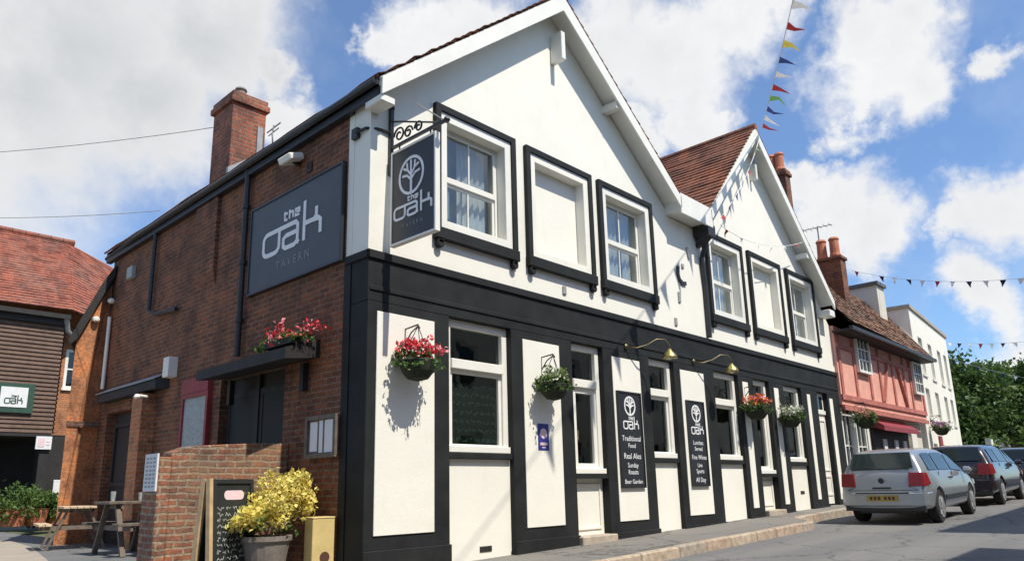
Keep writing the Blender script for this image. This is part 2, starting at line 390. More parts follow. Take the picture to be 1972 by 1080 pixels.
# cumulus groups: direction, angular radius, squash
BL = [(150, 90, 330, 1), (420, 60, 190, 1), (40, 240, 230, 1), (290, 200, 190, 1), (540, 120, 75, 1), (-250, 150, 450, 1), (560, 235, 95, 1), (200, 540, 40, 1),
      (800, 60, 125, 1), (900, 90, 150, 1), (720, 100, 55, 1), (1180, 90, 150, 1), (1290, 130, 150, 1), (1400, 40, 110, 1), (1330, 250, 90, 1), (1230, 280, 70, 1),
      (1700, 90, 150, 1), (1640, 30, 100, 1), (1760, 160, 95, 1), (1640, 200, 75, 1), (1620, 400, 120, 1), (1560, 330, 60, 1), (1700, 450, 95, 1), (1930, 420, 95, 1), (1860, 450, 60, 1), (1990, 400, 90, 1),
      (1890, 580, 80, 1), (1960, 720, 110, 1), (1940, 120, 50, 1), (1780, 10, 90, 1)]
best = None; heavy = None
for i, (bx, by, br, q) in enumerate(BL):
    d = skydir(bx, by)
    ln = vm('DISTANCE', wd, tuple(d)).outputs['Value']
    v = mth('MULTIPLY_ADD', ln, -1.0 / (br / 1500), 1.0)
    best = v if best is None else mth('MAXIMUM', best, v)
    if i < 6: heavy = v if heavy is None else mth('MAXIMUM', heavy, v)
# the rest of the sky, behind and above the viewpoint, gets loose cloud of its own
far = noise(nt, dirn, 2.2, 7, .6)
fr = mth('MULTIPLY_ADD', far.outputs[0], 3.2, -1.62)
ahead = mth('MULTIPLY_ADD', vm('DOT_PRODUCT', dirn, tuple(fw)).outputs['Value'], -6, 4.0, clamp=True)
best = mth('MAXIMUM', best, mth('MULTIPLY_ADD', ahead, 1.0, mth('ADD', fr, -1.0)))
nz3 = noise(nt, dirn, 38, 6, .6)
soft = mth('MULTIPLY_ADD', nz2.outputs[0], .42, mth('ADD', best, -.36))
soft = mth('MULTIPLY_ADD', nz3.outputs[0], .07, soft)
mask = N(nt, 'MapRange', interpolation_type='SMOOTHSTEP'); nt.links.new(soft, mask.inputs[0]); mask.inputs[1].default_value = -.16; mask.inputs[2].default_value = .40
hv = mth('MAXIMUM', heavy, 0.0)
shade = mth('ADD', mth('MULTIPLY_ADD', nz1.outputs[0], .55, mth('MULTIPLY', hv, .50)), mth('MULTIPLY_ADD', nz2.outputs[0], .45, mth('MULTIPLY', mth('MAXIMUM', best, 0.0), .22)))
shr = ramp(nt, mth('MULTIPLY', shade, .62), [(.30, (.80, .805, .81)), (.50, (.69, .70, .715)), (.78, (.54, .56, .57)), (.95, (.43, .45, .46))])
skc = mix(nt, 1.0, sky.outputs[0], (.098, .128, .160), 'MULTIPLY')
skc = mix(nt, .12, skc, (.42, .50, .58))
# wisps
wsp = ramp(nt, nz1.outputs[0], [(.5, (0, 0, 0)), (.8, (.28, .28, .28))])
skc = mix(nt, wsp.outputs[0], skc, (.62, .68, .75))
fin = mix(nt, mask.outputs[0], skc, shr.outputs[0])
nt.links.new(fin, bg.inputs[0]); bg.inputs[1].default_value = 1.0

# ------------------------------------------------------------------ ground, road, pavement
xs = [-300, -60, -12, -8, -4, 0] + [i * 3 for i in range(1, 16)] + [60, 120, 400]
def sheet(name, mat, y0, y1, off, x0=-300, x1=400):
    b = MB(); q = [x for x in xs if x0 < x < x1]; q = [x0] + q + [x1]
    for a, c in zip(q, q[1:]): b.poly([(a, y0, S(a) + off), (c, y0, S(c) + off), (c, y1, S(c) + off), (a, y1, S(a) + off)])
    return struct(b.build(name, mat, fix=False))
sheet('ground', 'earth', -300, 400, -.30)
sheet('road', 'road', -7.35, -.9, -.13, -60, 90)
def kerb_y(x): 
    if x < 8.9: return -1.55
    if x < 10.3: t = (x - 8.9) / 1.4; t = t * t * (3 - 2 * t); return -1.55 + .75 * t
    return -.80
pb = MB(); px_ = [-40, -12, -6, 0, 3, 6, 8.9] + [8.9 + .2 * i for i in range(1, 8)] + [13, 18, 24, 32, 45, 80]
for a, c in zip(px_, px_[1:]):
    ya, yc = kerb_y(a) + .14, kerb_y(c) + .14
    pb.poly([(a, ya, S(a)), (c, yc, S(c)), (c, .4, S(c)), (a, .4, S(a))])
    pb.poly([(a, ya, S(a) - .3), (c, yc, S(c) - .3), (c, yc, S(c)), (a, ya, S(a))])
struct(pb.build('pavement', 'pave', fix=False))
kb = MB(); x = -30.
while x < 60:
    L = random.uniform(.7, 1.0); c = x + L - .012
    if 8 < x < 11: L = .35; c = x + L - .01
    for k in range(1):
        ya, yc = kerb_y(x), kerb_y(c); j = random.uniform(-.008, .008); za, zc = S(x) + .012 + j, S(c) + .012 + j
        kb.add([(x, ya, za - .3), (c, yc, zc - .3), (c, yc + .15, zc - .3), (x, ya + .15, za - .3), (x, ya + .02, za), (c, yc + .02, zc), (c, yc + .15, zc), (x, ya + .15, za)],
               [(4, 5, 6, 7), (0, 1, 5, 4), (1, 2, 6, 5), (2, 3, 7, 6), (3, 0, 4, 7)], random.randrange(3))
    x += L
struct(kb.build('kerb', ['kerb1', 'kerb2', 'kerb3'], bevel=.018))
struct((lambda b: (b.box(-40, 60, -7.5, -7.35, -.5, .02 + 0), b)[1])(MB()).build('far_kerb', 'kerb3'))
sheet('far_pavement', 'pave', -9.2, -7.5, 0, -40, 80)
yb = MB(); yb.box(-14, .2, .4, 26, -.2, .045); struct(yb.build('yard', 'yard'))
pp = MB(); pp.prism([(-1.9, 4.6, .02), (-1.68, 5.08, .02), (-.96, 8.85, .02), (-.72, 11.2, .02), (-1.2, 14, .02), (-9, 15, .02), (-9, 4.6, .02)], (0, 0, .03)); struct(pp.build('path', 'path'))

# ------------------------------------------------------------------ the pub
pub = thing('pub_building', 'white and black twin gabled pub with dark brick side wall', 'building', (7.7, 0, 0))
XE = 15.45
UPW = [(1.14, 2.57), (3.01, 4.51), (4.91, 6.42), (8.70, 10.18), (10.69, 12.24), (12.8, 14.33)]
UZ = (4.38, 6.08)
REV = .2                                                        # plaster reveal width inside black surround
gab = [(0, 3.81), (XE, 3.81), (XE, 5.05), (14.85, 5.6), (11.06, 9.16), (8.45, 6.3), (8.3, 6.1), (7.3, 6.12), (3.65, 8.94), (.0, 5.85)]
holes = []
for i, (a, b) in enumerate(UPW):
    holes.append([(a + .12, UZ[0]), (b - .12, UZ[0]), (b - .12, UZ[1] - .12), (a + .12, UZ[1] - .12)])
b = MB(); b.wall(gab, holes, -.04, .3); b.build('gable_wall', 'white', pub)
# white quoin returning round the corner, and the white drip edge
b = MB(); b.box(-.004, .3, .302, .42, 3.81, 5.9); b.box(XE - .3, XE + .003, .302, .6, 3.3, 5.0); b.build('corner_return', 'white', pub)
def upper_window(i, blind=False):
    a, c = UPW[i]; z0, z1 = UZ
    if blind:
        f = MB(); f.frame(a, c, z0 - .02, z1, .125, -.085, -.042); f.box(a + .05, c - .05, .10, .22, z0 - .05, z1 - .05)
        fo = f.build('blind_window', 'white', pub, bevel=.004)
    else:
        f = MB(); f.frame(a, c, z0 - .02, z1, .125, -.085, -.042)
        f.frame(a + .12, c - .12, z0, z1 - .12, .05, .10, .17)
        xa, xb = a + .175, c - .175; za, zb = z0 + .055, z1 - .175; zm = (za + zb) / 2
        f.box(xa, xb, .085, .14, zm - .025, zm + .03)                   # meeting rail
        f.frame(xa, xb, zm + .03, zb, .035, .09, .125); f.frame(xa, xb, za, zm - .025, .045, .115, .155)
        xm = (xa + xb) / 2
        f.box(xm - .014, xm + .014, .092, .122, zm + .065, zb - .035); f.box(xm - .012, xm + .012, .117, .15, za + .045, zm - .07)
        fo = f.build('sash_window', 'whitepaint', pub, bevel=.005)
        g = MB(); g.box(xa + .036, xb - .036, .104, .109, zm + .066, zb - .036); g.box(xa + .046, xb - .046, .130, .135, za + .046, zm - .071)
        g.build('pane', 'glass', fo)
        cu = MB(); spans = {0: [(.42, .95, .60)], 2: [(.30, .62, .5), (.75, 1, .5)], 3: [(.0, .3, .5), (.45, 1, .7)], 5: [(.0, .25, .9), (.5, 1, .9)]}[i]
        for s0, s1, lo in spans:
            n = 26; pts = []
            for k in range(n + 1):
                t = k / n; xx = xa + (xb - xa) * (s0 + (s1 - s0) * t)
                pts.append((xx, .27 + .028 * math.sin(t * (s1 - s0) * 60)))
            for (p, q), (r_, s_) in zip(pts, pts[1:]):
                cu.poly([(p, q, za - .1), (r_, s_, za - .1), (r_, s_, zb + .1), (p, q, zb + .1)])
        cu.build('curtain', 'curtain', fo, fix=False)
        bl = MB(); bl.box(a, c, .42, .44, z0 - .2, z1 + .2); bl.build('blind', 'curtain_g', fo)
    s = MB(); s.frame(a - .1, c + .1, z0 - .02, z1 + .1, .1, -.115, -.043, bottom=False)
    s.build('surround', 'black', fo, bevel=.006)
    s = MB(); s.box(a - .11, c + .11, -.135, -.043, z0 - .185, z0 - .022)
    for xx in (a - .02, c + .02): s.box(xx - .05, xx + .05, -.125, -.043, z0 - .245, z0 - .187); s.lathe((xx, -.125, z0 - .25), [(.06, 0), (.06, .08)], 12, axis='y')
    s.build('sill', 'black', fo, bevel=.008)
for i in range(6): upper_window(i, i in (1, 4))
# ground floor: black pilasters and fascia, white panels, bays between
PIL = [(0, 1.31), (2.51, 3.9), (4.73, 6.12), (6.97, 8.5), (9.57, 10.28), (11.09, 11.85), (12.9, 13.88), (14.6, XE)]
PAN = [(.13, 1.04), (2.74, 3.57), (4.96, 5.79), (7.16, 8.05), (9.73, 9.98), (11.3, 11.53), (13.2, 13.39), (14.68, 14.9)]
PBZ = [.44, .40, .385, .39, .44, .47, .53, .5]
b = MB()
b.box(0, XE, -.055, .3, 3.17, 3.808)
b.box(-.03, XE + .03, -.085, -.056, 3.70, 3.806); b.box(-.03, -.001, -.085, .42, 3.70, 3.806)
b.box(.02, XE - .02, -.072, -.056, 3.30, 3.36)
b.build('fascia', 'black', pub, bevel=.008)
b = MB(); b.box(-.012, .3, .302, .44, -.3, 3.80); b.build('corner_pier', 'black', pub)
for (a, c), (p, q), zb in zip(PIL, PAN, PBZ):
    m = MB(); m.box(a, c, -.06, .3, -.3, 3.168); m.box(a - .012, c + .012, -.085, -.0605, -.3, zb - .16)
    po = m.build('pilaster', 'black', pub, bevel=.006)
    m = MB(); m.box(p, q, -.078, -.0605, zb, 3.05); m.build('panel', 'white', po, bevel=.004)
def bar_window(a, c, sill=1.38, tran=(2.50, 2.63), top=3.168, low=True, jamb=.1):
    f = MB(); y0, y1 = .03, .16
    f.frame(a, c, sill + .02, top, jamb, y0, y1)
    f.box(a + jamb, c - jamb, y0 - .03, y1, *tran)
    f.frame(a + jamb, c - jamb, sill + .02 + jamb * .6, tran[0], .055, y0 + .03, y1 - .01)
    f.box(a, c, y0 - .04, y0, sill + .022, sill + .11)
    fo = f.build('bar_window', 'whitepaint', pub, bevel=.006)
    g = MB(); g.box(a + jamb + .05, c - jamb - .05, .095, .1, sill + .12, tran[0] - .05); g.box(a + jamb, c - jamb, .095, .1, tran[1], top - jamb)
    g.build('pane', 'glass_dim', fo)
    s = MB(); s.box(a, c, -.045, .2, sill - .06, sill + .018); s.build('sill', 'black', fo, bevel=.006)
    return fo
BAY = [(1.31, 2.51), (3.9, 4.73), (6.12, 6.97), (8.5, 9.57), (10.28, 11.09), (11.85, 12.9), (13.88, 14.6)]
for k in (0, 2, 3, 5):
    a, c = BAY[k]; fo = bar_window(a + .005, c - .005)
    d = MB(); d.box(a, c, .02, .3, -.3, 1.318); d.build('dado', 'white', pub)
    if k == 0:
        t = MB(); t.box(a + .1, c - .1, .13, .15, 1.46, 2.5); bo = t.build('window_board', 'windowboard', fo)
        t = MB(); rr = random.Random(4)
        for row in range(7):
            z = 2.30 - row * .12; xx = a + .2
            while xx < c - .22:
                L = rr.uniform(.05, .13); pts = [(xx + L * j / 6, z + rr.uniform(-.028, .03)) for j in range(7)]
                t.ribbon(pts, .012, (0, .1295, 0), (1, 0, 0), (0, 0, 1), (0, -1, 0), th=.002); xx += L + .035
        t.build('chalk_writing', 'chalk_dim', bo)
    else:
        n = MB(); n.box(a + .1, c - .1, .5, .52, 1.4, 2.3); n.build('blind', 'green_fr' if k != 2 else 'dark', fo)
for k in (1, 4, 6):                                                     # doors
    a, c = BAY[k]; zs = S(a)
    if k != 6:
        f = MB(); f.frame(a + .01, c - .01, 1.13, 3.166, .1, .03, .16); f.box(a + .11, c - .11, .0, .16, 2.47, 2.60)
        f.frame(a + .11, c - .11, 1.2, 2.47, .09, .05, .14)
        f.box(a + .01, c - .01, -.03, .03, 1.13, 1.21)
        do = f.build('entrance_door', 'whitepaint', pub, bevel=.006)
        g = MB(); g.box(a + .19, c - .19, .095, .1, 1.28, 2.39); g.box(a + .11, c - .11, .095, .1, 2.6, 3.07); g.build('pane', 'glass_dim', do)
        p = MB(); p.box(a + .0, c - .0, .08, .2, zs + .12, 1.06); p.frame(a + .08, c - .08, zs + .2, .98, .03, .06, .0795); p.build('lower_panel', 'white', do)
        p = MB(); p.box(a, c, -.05, .2, 1.06, 1.128); p.build('rail', 'black', do)
        p = MB(); p.box(a - .03, c + .03, -.16, .25, -.2, zs + .12); p.build('doorstep', 'stone', do, bevel=.015)
        if k == 1:
            p = MB(); p.box(a + .22, a + .26, .07, .088, 1.65, 1.80); p.build('handle', 'brass', do)
    else:
        f = MB(); f.box(a + .04, c - .02, .06, .2, zs + .05, 3.166); f.frame(a + .08, c - .06, 1.2, 2.5, .06, .04, .0595); f.frame(a + .08, c - .06, zs + .25, 1.1, .06, .04, .0595)
        f.box(a + .04, c - .02, .02, .0595, 2.62, 2.72)
        do = f.build('entrance_door', 'whitepaint', pub, bevel=.006); tag(do, 'narrow white door at the far right end')
        p = MB(); p.box(a + .12, c - .1, .055, .0597, 2.75, 3.08); p.build('pane', 'carglass', do)
b = MB()
for xx, zz in ((1.9, .09), (12.4, .36)): b.box(xx, xx + .22, .012, .0198, zz + S(xx), zz + S(xx) + .07)
b.build('air_brick', 'dark', pub)
# ironwork on the upper wall
b = MB()
b.bar((7.83, -.05, 5.62), (7.9, -.05, 5.40), .05, .05); b.build('tie_plate', 'greyiron', pub)
b = MB(); b.ribbon([(-.12, .16), (-.15, .0), (-.1, -.12), (.02, -.17), (.14, -.15)], .075, (7.55, -.042, 4.98), (1, 0, 0), (0, 0, 1), (0, -1, 0), th=.03)
b.build('tie_plate', 'iron', pub)
for xx, zz, hh in ((7.4, 4.5, .11), (7.2, 3.98, .08), (3.8, 3.98, .07), (7.62, 5.18, .05)):
    b = MB(); b.box(xx - .045, xx + .045, -.065, -.0405, zz - hh, zz + hh); b.build('tie_plate', 'greyiron', pub, bevel=.01)
# roofs
def slope_tiles(mb, e0, e1, r0_, r1_, rows, cols, lift=.03, mi=0, jit=.012, seed=2):
    rr = random.Random(seed); e0, e1, r0_, r1_ = map(V, (e0, e1, r0_, r1_))
    nrm = (e1 - e0).cross(r0_ - e0).normalized()
    if nrm.z < 0: nrm = -nrm
    def P(u, v): return (e0 * (1 - u) + e1 * u) * (1 - v) + (r0_ * (1 - u) + r1_ * u) * v
    for i in range(rows):
        v0 = i / rows; v1 = (i + 1) / rows; js = [rr.uniform(-jit, jit) for _ in range(cols + 1)]
        sag = rr.uniform(-.004, .004)
        for k in range(cols):
            u0, u1 = k / cols, (k + 1) / cols; o0, o1 = lift + js[k] + sag, lift + js[k + 1] + sag
            a, b_, c, d = P(u0, v0) + nrm * o0, P(u1, v0) + nrm * o1, P(u1, v1) + nrm * .006, P(u0, v1) + nrm * .006
            mb.add([a, b_, c, d, P(u0, v0) + nrm * -.01, P(u1, v0) + nrm * -.01], [(0, 1, 2, 3), (4, 5, 1, 0)], mi)
def gable_roof(apex, L, Rr, y0, y1, tile, rows):
    ax, az = apex; t = .12
    s = MB(); s.prism([(L[0], y0, L[1]), (ax, y0, az), (Rr[0], y0, Rr[1]), (Rr[0], y0, Rr[1] - t), (ax, y0, az - t - .03), (L[0], y0, L[1] - t)], (0, y1 - y0, 0))
    ro = s.build('roof', 'whitepaint', pub)
    m = MB(); n = int((y1 - y0) / .35)
    slope_tiles(m, (L[0] - .05, y0 - .04, L[1] - .03), (L[0] - .05, y1, L[1] - .03), (ax, y0 - .04, az + .02), (ax, y1, az + .02), rows, n)
    slope_tiles(m, (Rr[0] + .03, y0 - .04, Rr[1] - .02), (Rr[0] + .03, y1, Rr[1] - .02), (ax, y0 - .04, az + .02), (ax, y1, az + .02), rows, n, seed=5)
    m.build('roof_tiles', tile, ro, fix=False)
    m = MB(); k = y0 - .05
    while k < y1: m.tube([(ax, k, az + .02), (ax, min(k + .43, y1), az + .02)], .085, 8); k += .45
    m.build('ridge_tiles', tile, ro)
    bb = MB(); d = .26
    for (qx, qz) in (L, Rr):
        bb.prism([(qx, y0 - .045, qz - .02), (ax, y0 - .045, az - .02), (ax, y0 - .045, az - .02 - d * 1.15), (qx, y0 - .045, qz - d)], (0, .043, 0))
    bo = bb.build('bargeboard', 'whitepaint', ro, bevel=.004)
    return ro
LY = 9.2
r1 = gable_roof((3.65, 9.10), (-.1, 5.97), (7.15, 6.44), -.36, LY, 'tile', 26)
r2 = gable_roof((11.06, 9.33), (8.35, 6.5), (15.02, 5.68), -.36, LY, 'tile', 24)
b = MB(); b.box(7.12, 8.38, -.405, -.362, 6.08, 6.50); b.box(7.12, 8.38, -.36, LY, 6.14, 6.36); b.build('valley_gutter_board', 'whitepaint', pub, bevel=.005)
for (xx, zz) in ((5.2, 7.72), (13.6, 6.72)): b = MB(); b.box(xx - .07, xx + .07, -.36, -.04, zz - .14, zz - .01); b.build('purlin_end', 'whitepaint', pub)
b = MB(); b.box(3.69, 3.79, -.30, -.041, 7.95, 8.48); b.build('gable_bracket', 'whitepaint', pub, bevel=.01)
b = MB(); b.box(11.25, 11.33, -.22, -.041, 8.1, 8.5); b.build('gable_bracket', 'whitepaint', pub, bevel=.01)
# bargeboard foot boxes
b = MB(); b.box(-.10, .12, -.38, -.042, 5.64, 5.735); b.build('eaves_box', 'whitepaint', pub, bevel=.01)
b = MB(); b.box(14.7, 15.05, -.36, -.042, 5.22, 5.40); b.build('eaves_box', 'whitepaint', pub, bevel=.01)
# eaves along the brick side: dark fascia, gutter and soffit
b = MB(); b.box(-.10, -.06, -.33, LY, 5.74, 5.96); b.box(-.06, .0, .31, LY, 5.74, 5.78)
b.build('eaves_fascia', 'iron', pub)
b = MB(); b.tube([(-.15, -.34, 5.90), (-.13, 7.5, 5.88), (-.06, LY + .1, 5.87)], .05, 8); b.build('gutter', 'iron', pub)
# side wall in brick, with recesses built as projecting pieces
b = MB()
b.wall([(.425, -.3), (9.0, -.3), (9.0, 5.86), (.425, 5.86)], [[(1.78, -.2), (3.66, -.2), (3.66, 2.62), (1.78, 2.62)], [(7.0, -.2), (8.5, -.2), (8.5, 2.5), (7.0, 2.5)]], 0, .3, axis='x')
b.box(.301, XE, 8.85, 9.0, -.3, 6.0); b.box(XE - .3, XE - .002, .62, 8.84, -.3, 5.0)
b.build('side_wall', 'brick', pub)
b = MB(); b.box(.31, XE - .31, .31, 8.84, 3.72, 3.80); b.build('upper_floor', 'dark', pub)
b = MB(); b.box(.31, XE - .31, 4.4, 4.5, -.2, 3.7); b.box(.31, XE - .31, 1.9, 2.0, 3.82, 5.7); b.build('partition', 'dark', pub)
b = MB(); b.prism([(-.06, 4.1, 5.735), (-.002, 4.1, 5.735), (-.002, 4.1, 4.2), (-.06, 4.1, 4.5)], (0, .8, 0)); b.build('chimney_breast', 'brick', pub)
# side door recess
b = MB(); b.box(.16, .22, 1.79, 3.65, -.1, 2.61); b.box(.10, .159, 2.66, 2.74, .1, 2.6); b.frame(1.8, 2.66, 1.2, 2.4, .08, .12, .159, axis='x'); b.frame(2.74, 3.64, 1.2, 2.4, .08, .12, .159, axis='x')
do = b.build('side_door', 'tar', pub)
b = MB(); b.box(.13, .14, 1.88, 2.58, 1.28, 2.32); b.box(.13, .14, 2.82, 3.56, 1.28, 2.32); b.build('pane', 'doorglass', do)
b = MB(); b.prism([(0, .95, 2.84), (-.55, .85, 2.66), (-.55, .85, 2.52), (0, .95, 2.6)], (0, 2.45, 0)); b.box(-.08, -.001, 1.2, 1.28, 2.2, 2.56); b.box(-.08, -.001, 3.2, 3.28, 2.2, 2.56)
cn = b.build('door_canopy', 'tar', pub); tag(cn, 'dark canopy over the side door')
# back door under its lead canopy, with a brick pier
b = MB(); b.box(.16, .22, 7.01, 8.49, -.1, 2.49); b.frame(7.1, 8.4, 1.1, 2.3, .08, .12, .159, axis='x'); do = b.build('back_door', 'tar', pub)
b = MB(); b.box(-.035, -.001, 6.9, 7.0, .0, 2.52); b.build('door_post', 'whitepaint', do)
b = MB(); b.prism([(0, 5.6, 2.98), (-.2, 5.7, 2.86), (-.2, 5.7, 2.70), (0, 5.6, 2.7)], (0, 2.85, 0)); cn = b.build('door_canopy', 'tar', pub)
b = MB(); b.prism([(-.01, 5.58, 2.995), (-.23, 5.68, 2.875), (-.23, 5.68, 2.862), (-.01, 5.58, 2.982)], (0, 2.9, 0)); b.build('lead_cover', 'lead', cn)
b = MB(); b.box(-.24, -.002, 6.1, 6.55, -.1, 2.66); b.build('porch_pier', 'brick_o', pub)
# pipes, lamps and boxes on the brick side
b = MB(); b.tube([(-.075, 3.05, 5.86), (-.075, 3.05, 2.9)], .045, 10)
for z in (5.2, 4.3, 3.4): b.tube([(-.075, 3.05, z), (-.075, 3.05, z + .07)], .06, 10)
b.build('downpipe', 'iron', pub, smooth=False)
b = MB(); b.tube([(-.07, 6.65, 5.86), (-.07, 6.65, 4.25), (-.07, 6.3, 4.12), (-.07, 5.4, 4.05)], .04, 8); b.build('downpipe', 'iron', pub)
b = MB(); b.tube([(-.06, 8.76, 4.5), (-.06, 8.76, 3.02)], .036, 10); o = b.build('downpipe', 'whitepaint', pub); tag(o, 'white waste pipe at the rear corner')
b = MB(); b.box(-.17, -.001, 5.3, 5.52, 2.86, 3.2); o = b.build('meter_box', 'whitepaint', pub, bevel=.01)
b = MB(); b.box(-.09, -.001, 7.68, 7.95, 5.12, 5.36); b.build('alarm_box', 'tartan', pub, bevel=.01)
b = MB()
b.box(8.16, 8.46, -.40, -.06, 5.90, 6.14); b.prism([(8.2, -.34, 5.9), (8.42, -.34, 5.9), (8.36, -.2, 5.72), (8.26, -.2, 5.72)], (0, .2, 0))
b.tube([(8.31, -.22, 5.75), (8.36, -.1, 5.5), (8.42, -.09, 4.9), (8.42, -.09, 3.83)], .05, 10)
o = b.build('downpipe', 'iron', pub); tag(o, 'black rainwater hopper and pipe between the two gables')
# chimney on the side
ch = MB(); ch.box(.1, .72, 4.12, 4.86, 5.3, 7.55); ch.box(.05, .77, 4.07, 4.91, 7.551, 7.66); ch.box(.08, .74, 4.10, 4.88, 7.661, 7.76)
cho = ch.build('chimney', 'brick_c', pub, bevel=.008)
b = MB(); b.lathe((.4, 4.5, 7.76), [(.11, 0), (.125, .04), (.1, .06), (.09, .25), (.11, .26), (.1, .29)], 12); b.build('chimney_pot', 'pot', cho)
b = MB(); b.box(.56, .66, 4.085, 4.118, 6.3, 7.22); b.prism([(.05, 4.05, 6.1), (.76, 4.05, 6.68), (.76, 4.05, 6.82), (.05, 4.05, 6.28)], (0, .06, 0)); b.build('lead_flashing', 'lead', cho)
b = MB(); b.tube([(-.06, 2.35, 6.0), (-.08, 2.35, 6.2), (-.06, 2.35, 6.35)], .012, 6); b.bar((-.06, 2.15, 6.32), (-.06, 2.55, 6.3), .015, .015); b.bar((-.06, 2.2, 6.25), (-.06, 2.5, 6.23), .012, .012); b.build('aerial', 'greyiron', pub)
# rear wing with steep cat-slide verge
def wedge(front, shift):
    n = len(front); m = MB(); m.add(list(front) + [(p[0] + q[0], p[1] + q[1], p[2]) for p, q in zip(front, shift)], [tuple(range(n))[::-1], tuple(range(n, 2 * n))] + [(i, (i + 1) % n, n + (i + 1) % n, n + i) for i in range(n)]); return m
wedge([(-.6, 8.86, -.2), (-.002, 9.01, -.2), (-.002, 9.01, 5.4), (-.17, 8.86, 5.15), (-.6, 8.86, 3.98)], [(1.9, 5.5), (2.5, 5), (2.5, 5), (2.2, 5.2), (1.9, 5.5)]).build('rear_wing_wall', 'brick_s', pub)
wedge([(-.04, 8.74, 5.62), (-.26, 8.74, 5.2), (-.78, 8.74, 3.92), (-.72, 8.74, 3.86), (-.6, 8.74, 4.0), (-.15, 8.74, 5.13), (-.03, 8.74, 5.4)], [(2.1, 5.6)] * 7).build('rear_wing_roof', 'tar', pub)
b = MB(); b.box(-.61, -.003, 8.835, 8.858, 2.26, 2.36); b.build('string_course', 'brick_d', pub)

# ------------------------------------------------------------------ lettering of the pub
def rr_box(x0, z0, x1, z1, r, corners='abcd', n=4):
    pts = []
    for nm, cx, cz, a0 in (('a', x0, z0, 180), ('b', x1, z0, 270), ('c', x1, z1, 0), ('d', x0, z1, 90)):
        if nm in corners:
            qx = cx + r if cx == x0 else cx - r; qz = cz + r if cz == z0 else cz - r
            for k in range(n + 1): a = R(a0 + 90 * k / n); pts.append((qx + r * math.cos(a), qz + r * math.sin(a)))
        else: pts.append((cx, cz))
    return pts
def oak_letters(mb, org, ux, uz, n, sx, sz, w):
    T = lambda l: [(p[0] * sx, p[1] * sz) for p in l]
    mb.ribbon(T(rr_box(0, 0, 1, 1, .28, 'abd')), w, org, ux, uz, n, 0, closed=True)
    mb.ribbon(T([(1.05, 1), (2.0, 1), (2.12, .85), (2.12, .12), (2.2, 0)]), w, org, ux, uz, n, .0012)
    mb.ribbon(T([(2.1, .56), (1.45, .56), (1.28, .45), (1.28, .12), (1.42, 0), (1.95, 0), (2.1, .12)]), w, org, ux, uz, n, .0024)
    mb.ribbon(T([(2.5, -.02), (2.5, 1.75)]), w, org, ux, uz, n, .0012)
    mb.ribbon(T([(2.52, .72), (3.05, .72), (3.18, .85), (3.18, 1.25)]), w, org, ux, uz, n, .0024)
    mb.ribbon(T([(3.05, .7), (3.3, .7), (3.42, .58), (3.42, .02)]), w, org, ux, uz, n, .0036)
    k = .30; w2 = w * .55; o = (1.25, 1.28)
    Q = lambda l: T([(o[0] + p[0] * .36, o[1] + p[1] * .42) for p in l])
    mb.ribbon(Q([(.15, 1.0), (.15, .1), (.6, .02)]), w2, org, ux, uz, n, .0008); mb.ribbon(Q([(0, .72), (.6, .72)]), w2, org, ux, uz, n, .0016)
    mb.ribbon(Q([(.95, 0), (.95, 1.0)]), w2, org, ux, uz, n, .0008); mb.ribbon(Q([(.95, .68), (1.45, .68), (1.55, .6), (1.55, 0)]), w2, org, ux, uz, n, .0016)
    mb.ribbon(Q([(1.95, .38), (2.6, .38), (2.6, .7), (1.95, .7), (1.95, .02), (2.6, .02)]), w2, org, ux, uz, n, .0008)
def tree_emblem(mb, org, ux, uz, n, rx, rz, w):
    el = lambda a: [(rx * a * math.cos(2 * math.pi * k / 28), rz * a * math.sin(2 * math.pi * k / 28)) for k in range(28)]
    mb.ribbon(el(1), w, org, ux, uz, n, 0, closed=True)
    s = lambda l: [(p[0] * rx, p[1] * rz) for p in l]
    mb.ribbon(s([(0, -.95), (0, .1)]), w * 1.1, org, ux, uz, n, .0012)
    for i, l in enumerate(([(0, -.25), (-.35, .05), (-.75, .1)], [(0, -.25), (.35, .05), (.75, .1)], [(0, .0), (-.3, .35), (-.35, .75)], [(0, .0), (.3, .35), (.35, .75)], [(0, .05), (0, .85)], [(-.28, .33), (-.65, .5)], [(.28, .33), (.65, .5)])):
        mb.ribbon(s(l), w * .8, org, ux, uz, n, .002 + .0005 * i)
sg = thing('wall_sign', 'large slate grey signboard on the brick side wall reading the oak', 'sign', (-.03, 1.68, 3.79))
b = MB(); b.box(-.055, -.002, .49, 2.86, 3.80, 5.10); b.build('board', 'signgrey', sg)
b = MB(); b.frame(.46, 2.89, 3.77, 5.13, .03, -.07, -.001, axis='x'); b.build('frame', 'signblack', sg)
b = MB(); oak_letters(b, (-.0552, 2.46, 4.27), (0, -1, 0), (0, 0, 1), (-1, 0, 0), .44, .325, .066); b.build('lettering', 'lettering', sg)
b = MB(); b.text('T A V E R N', .17, (-.0552, 1.64, 4.0), (0, -1, 0), (0, 0, 1), (-1, 0, 0)); b.build('small_lettering', 'lettering_d', sg)
hs = thing('hanging_sign', 'black double-sided pub sign with oval tree emblem on iron bracket', 'sign', (.3, -.06, 5.15))
b = MB(); b.box(.275, .325, -.95, -.15, 3.90, 5.10); b.build('board', 'signblack', hs)
b = MB(); b.frame(-.98, -.12, 3.87, 5.13, .03, .262, .338, axis='x'); b.build('frame', 'whitepaint', hs, bevel=.004)
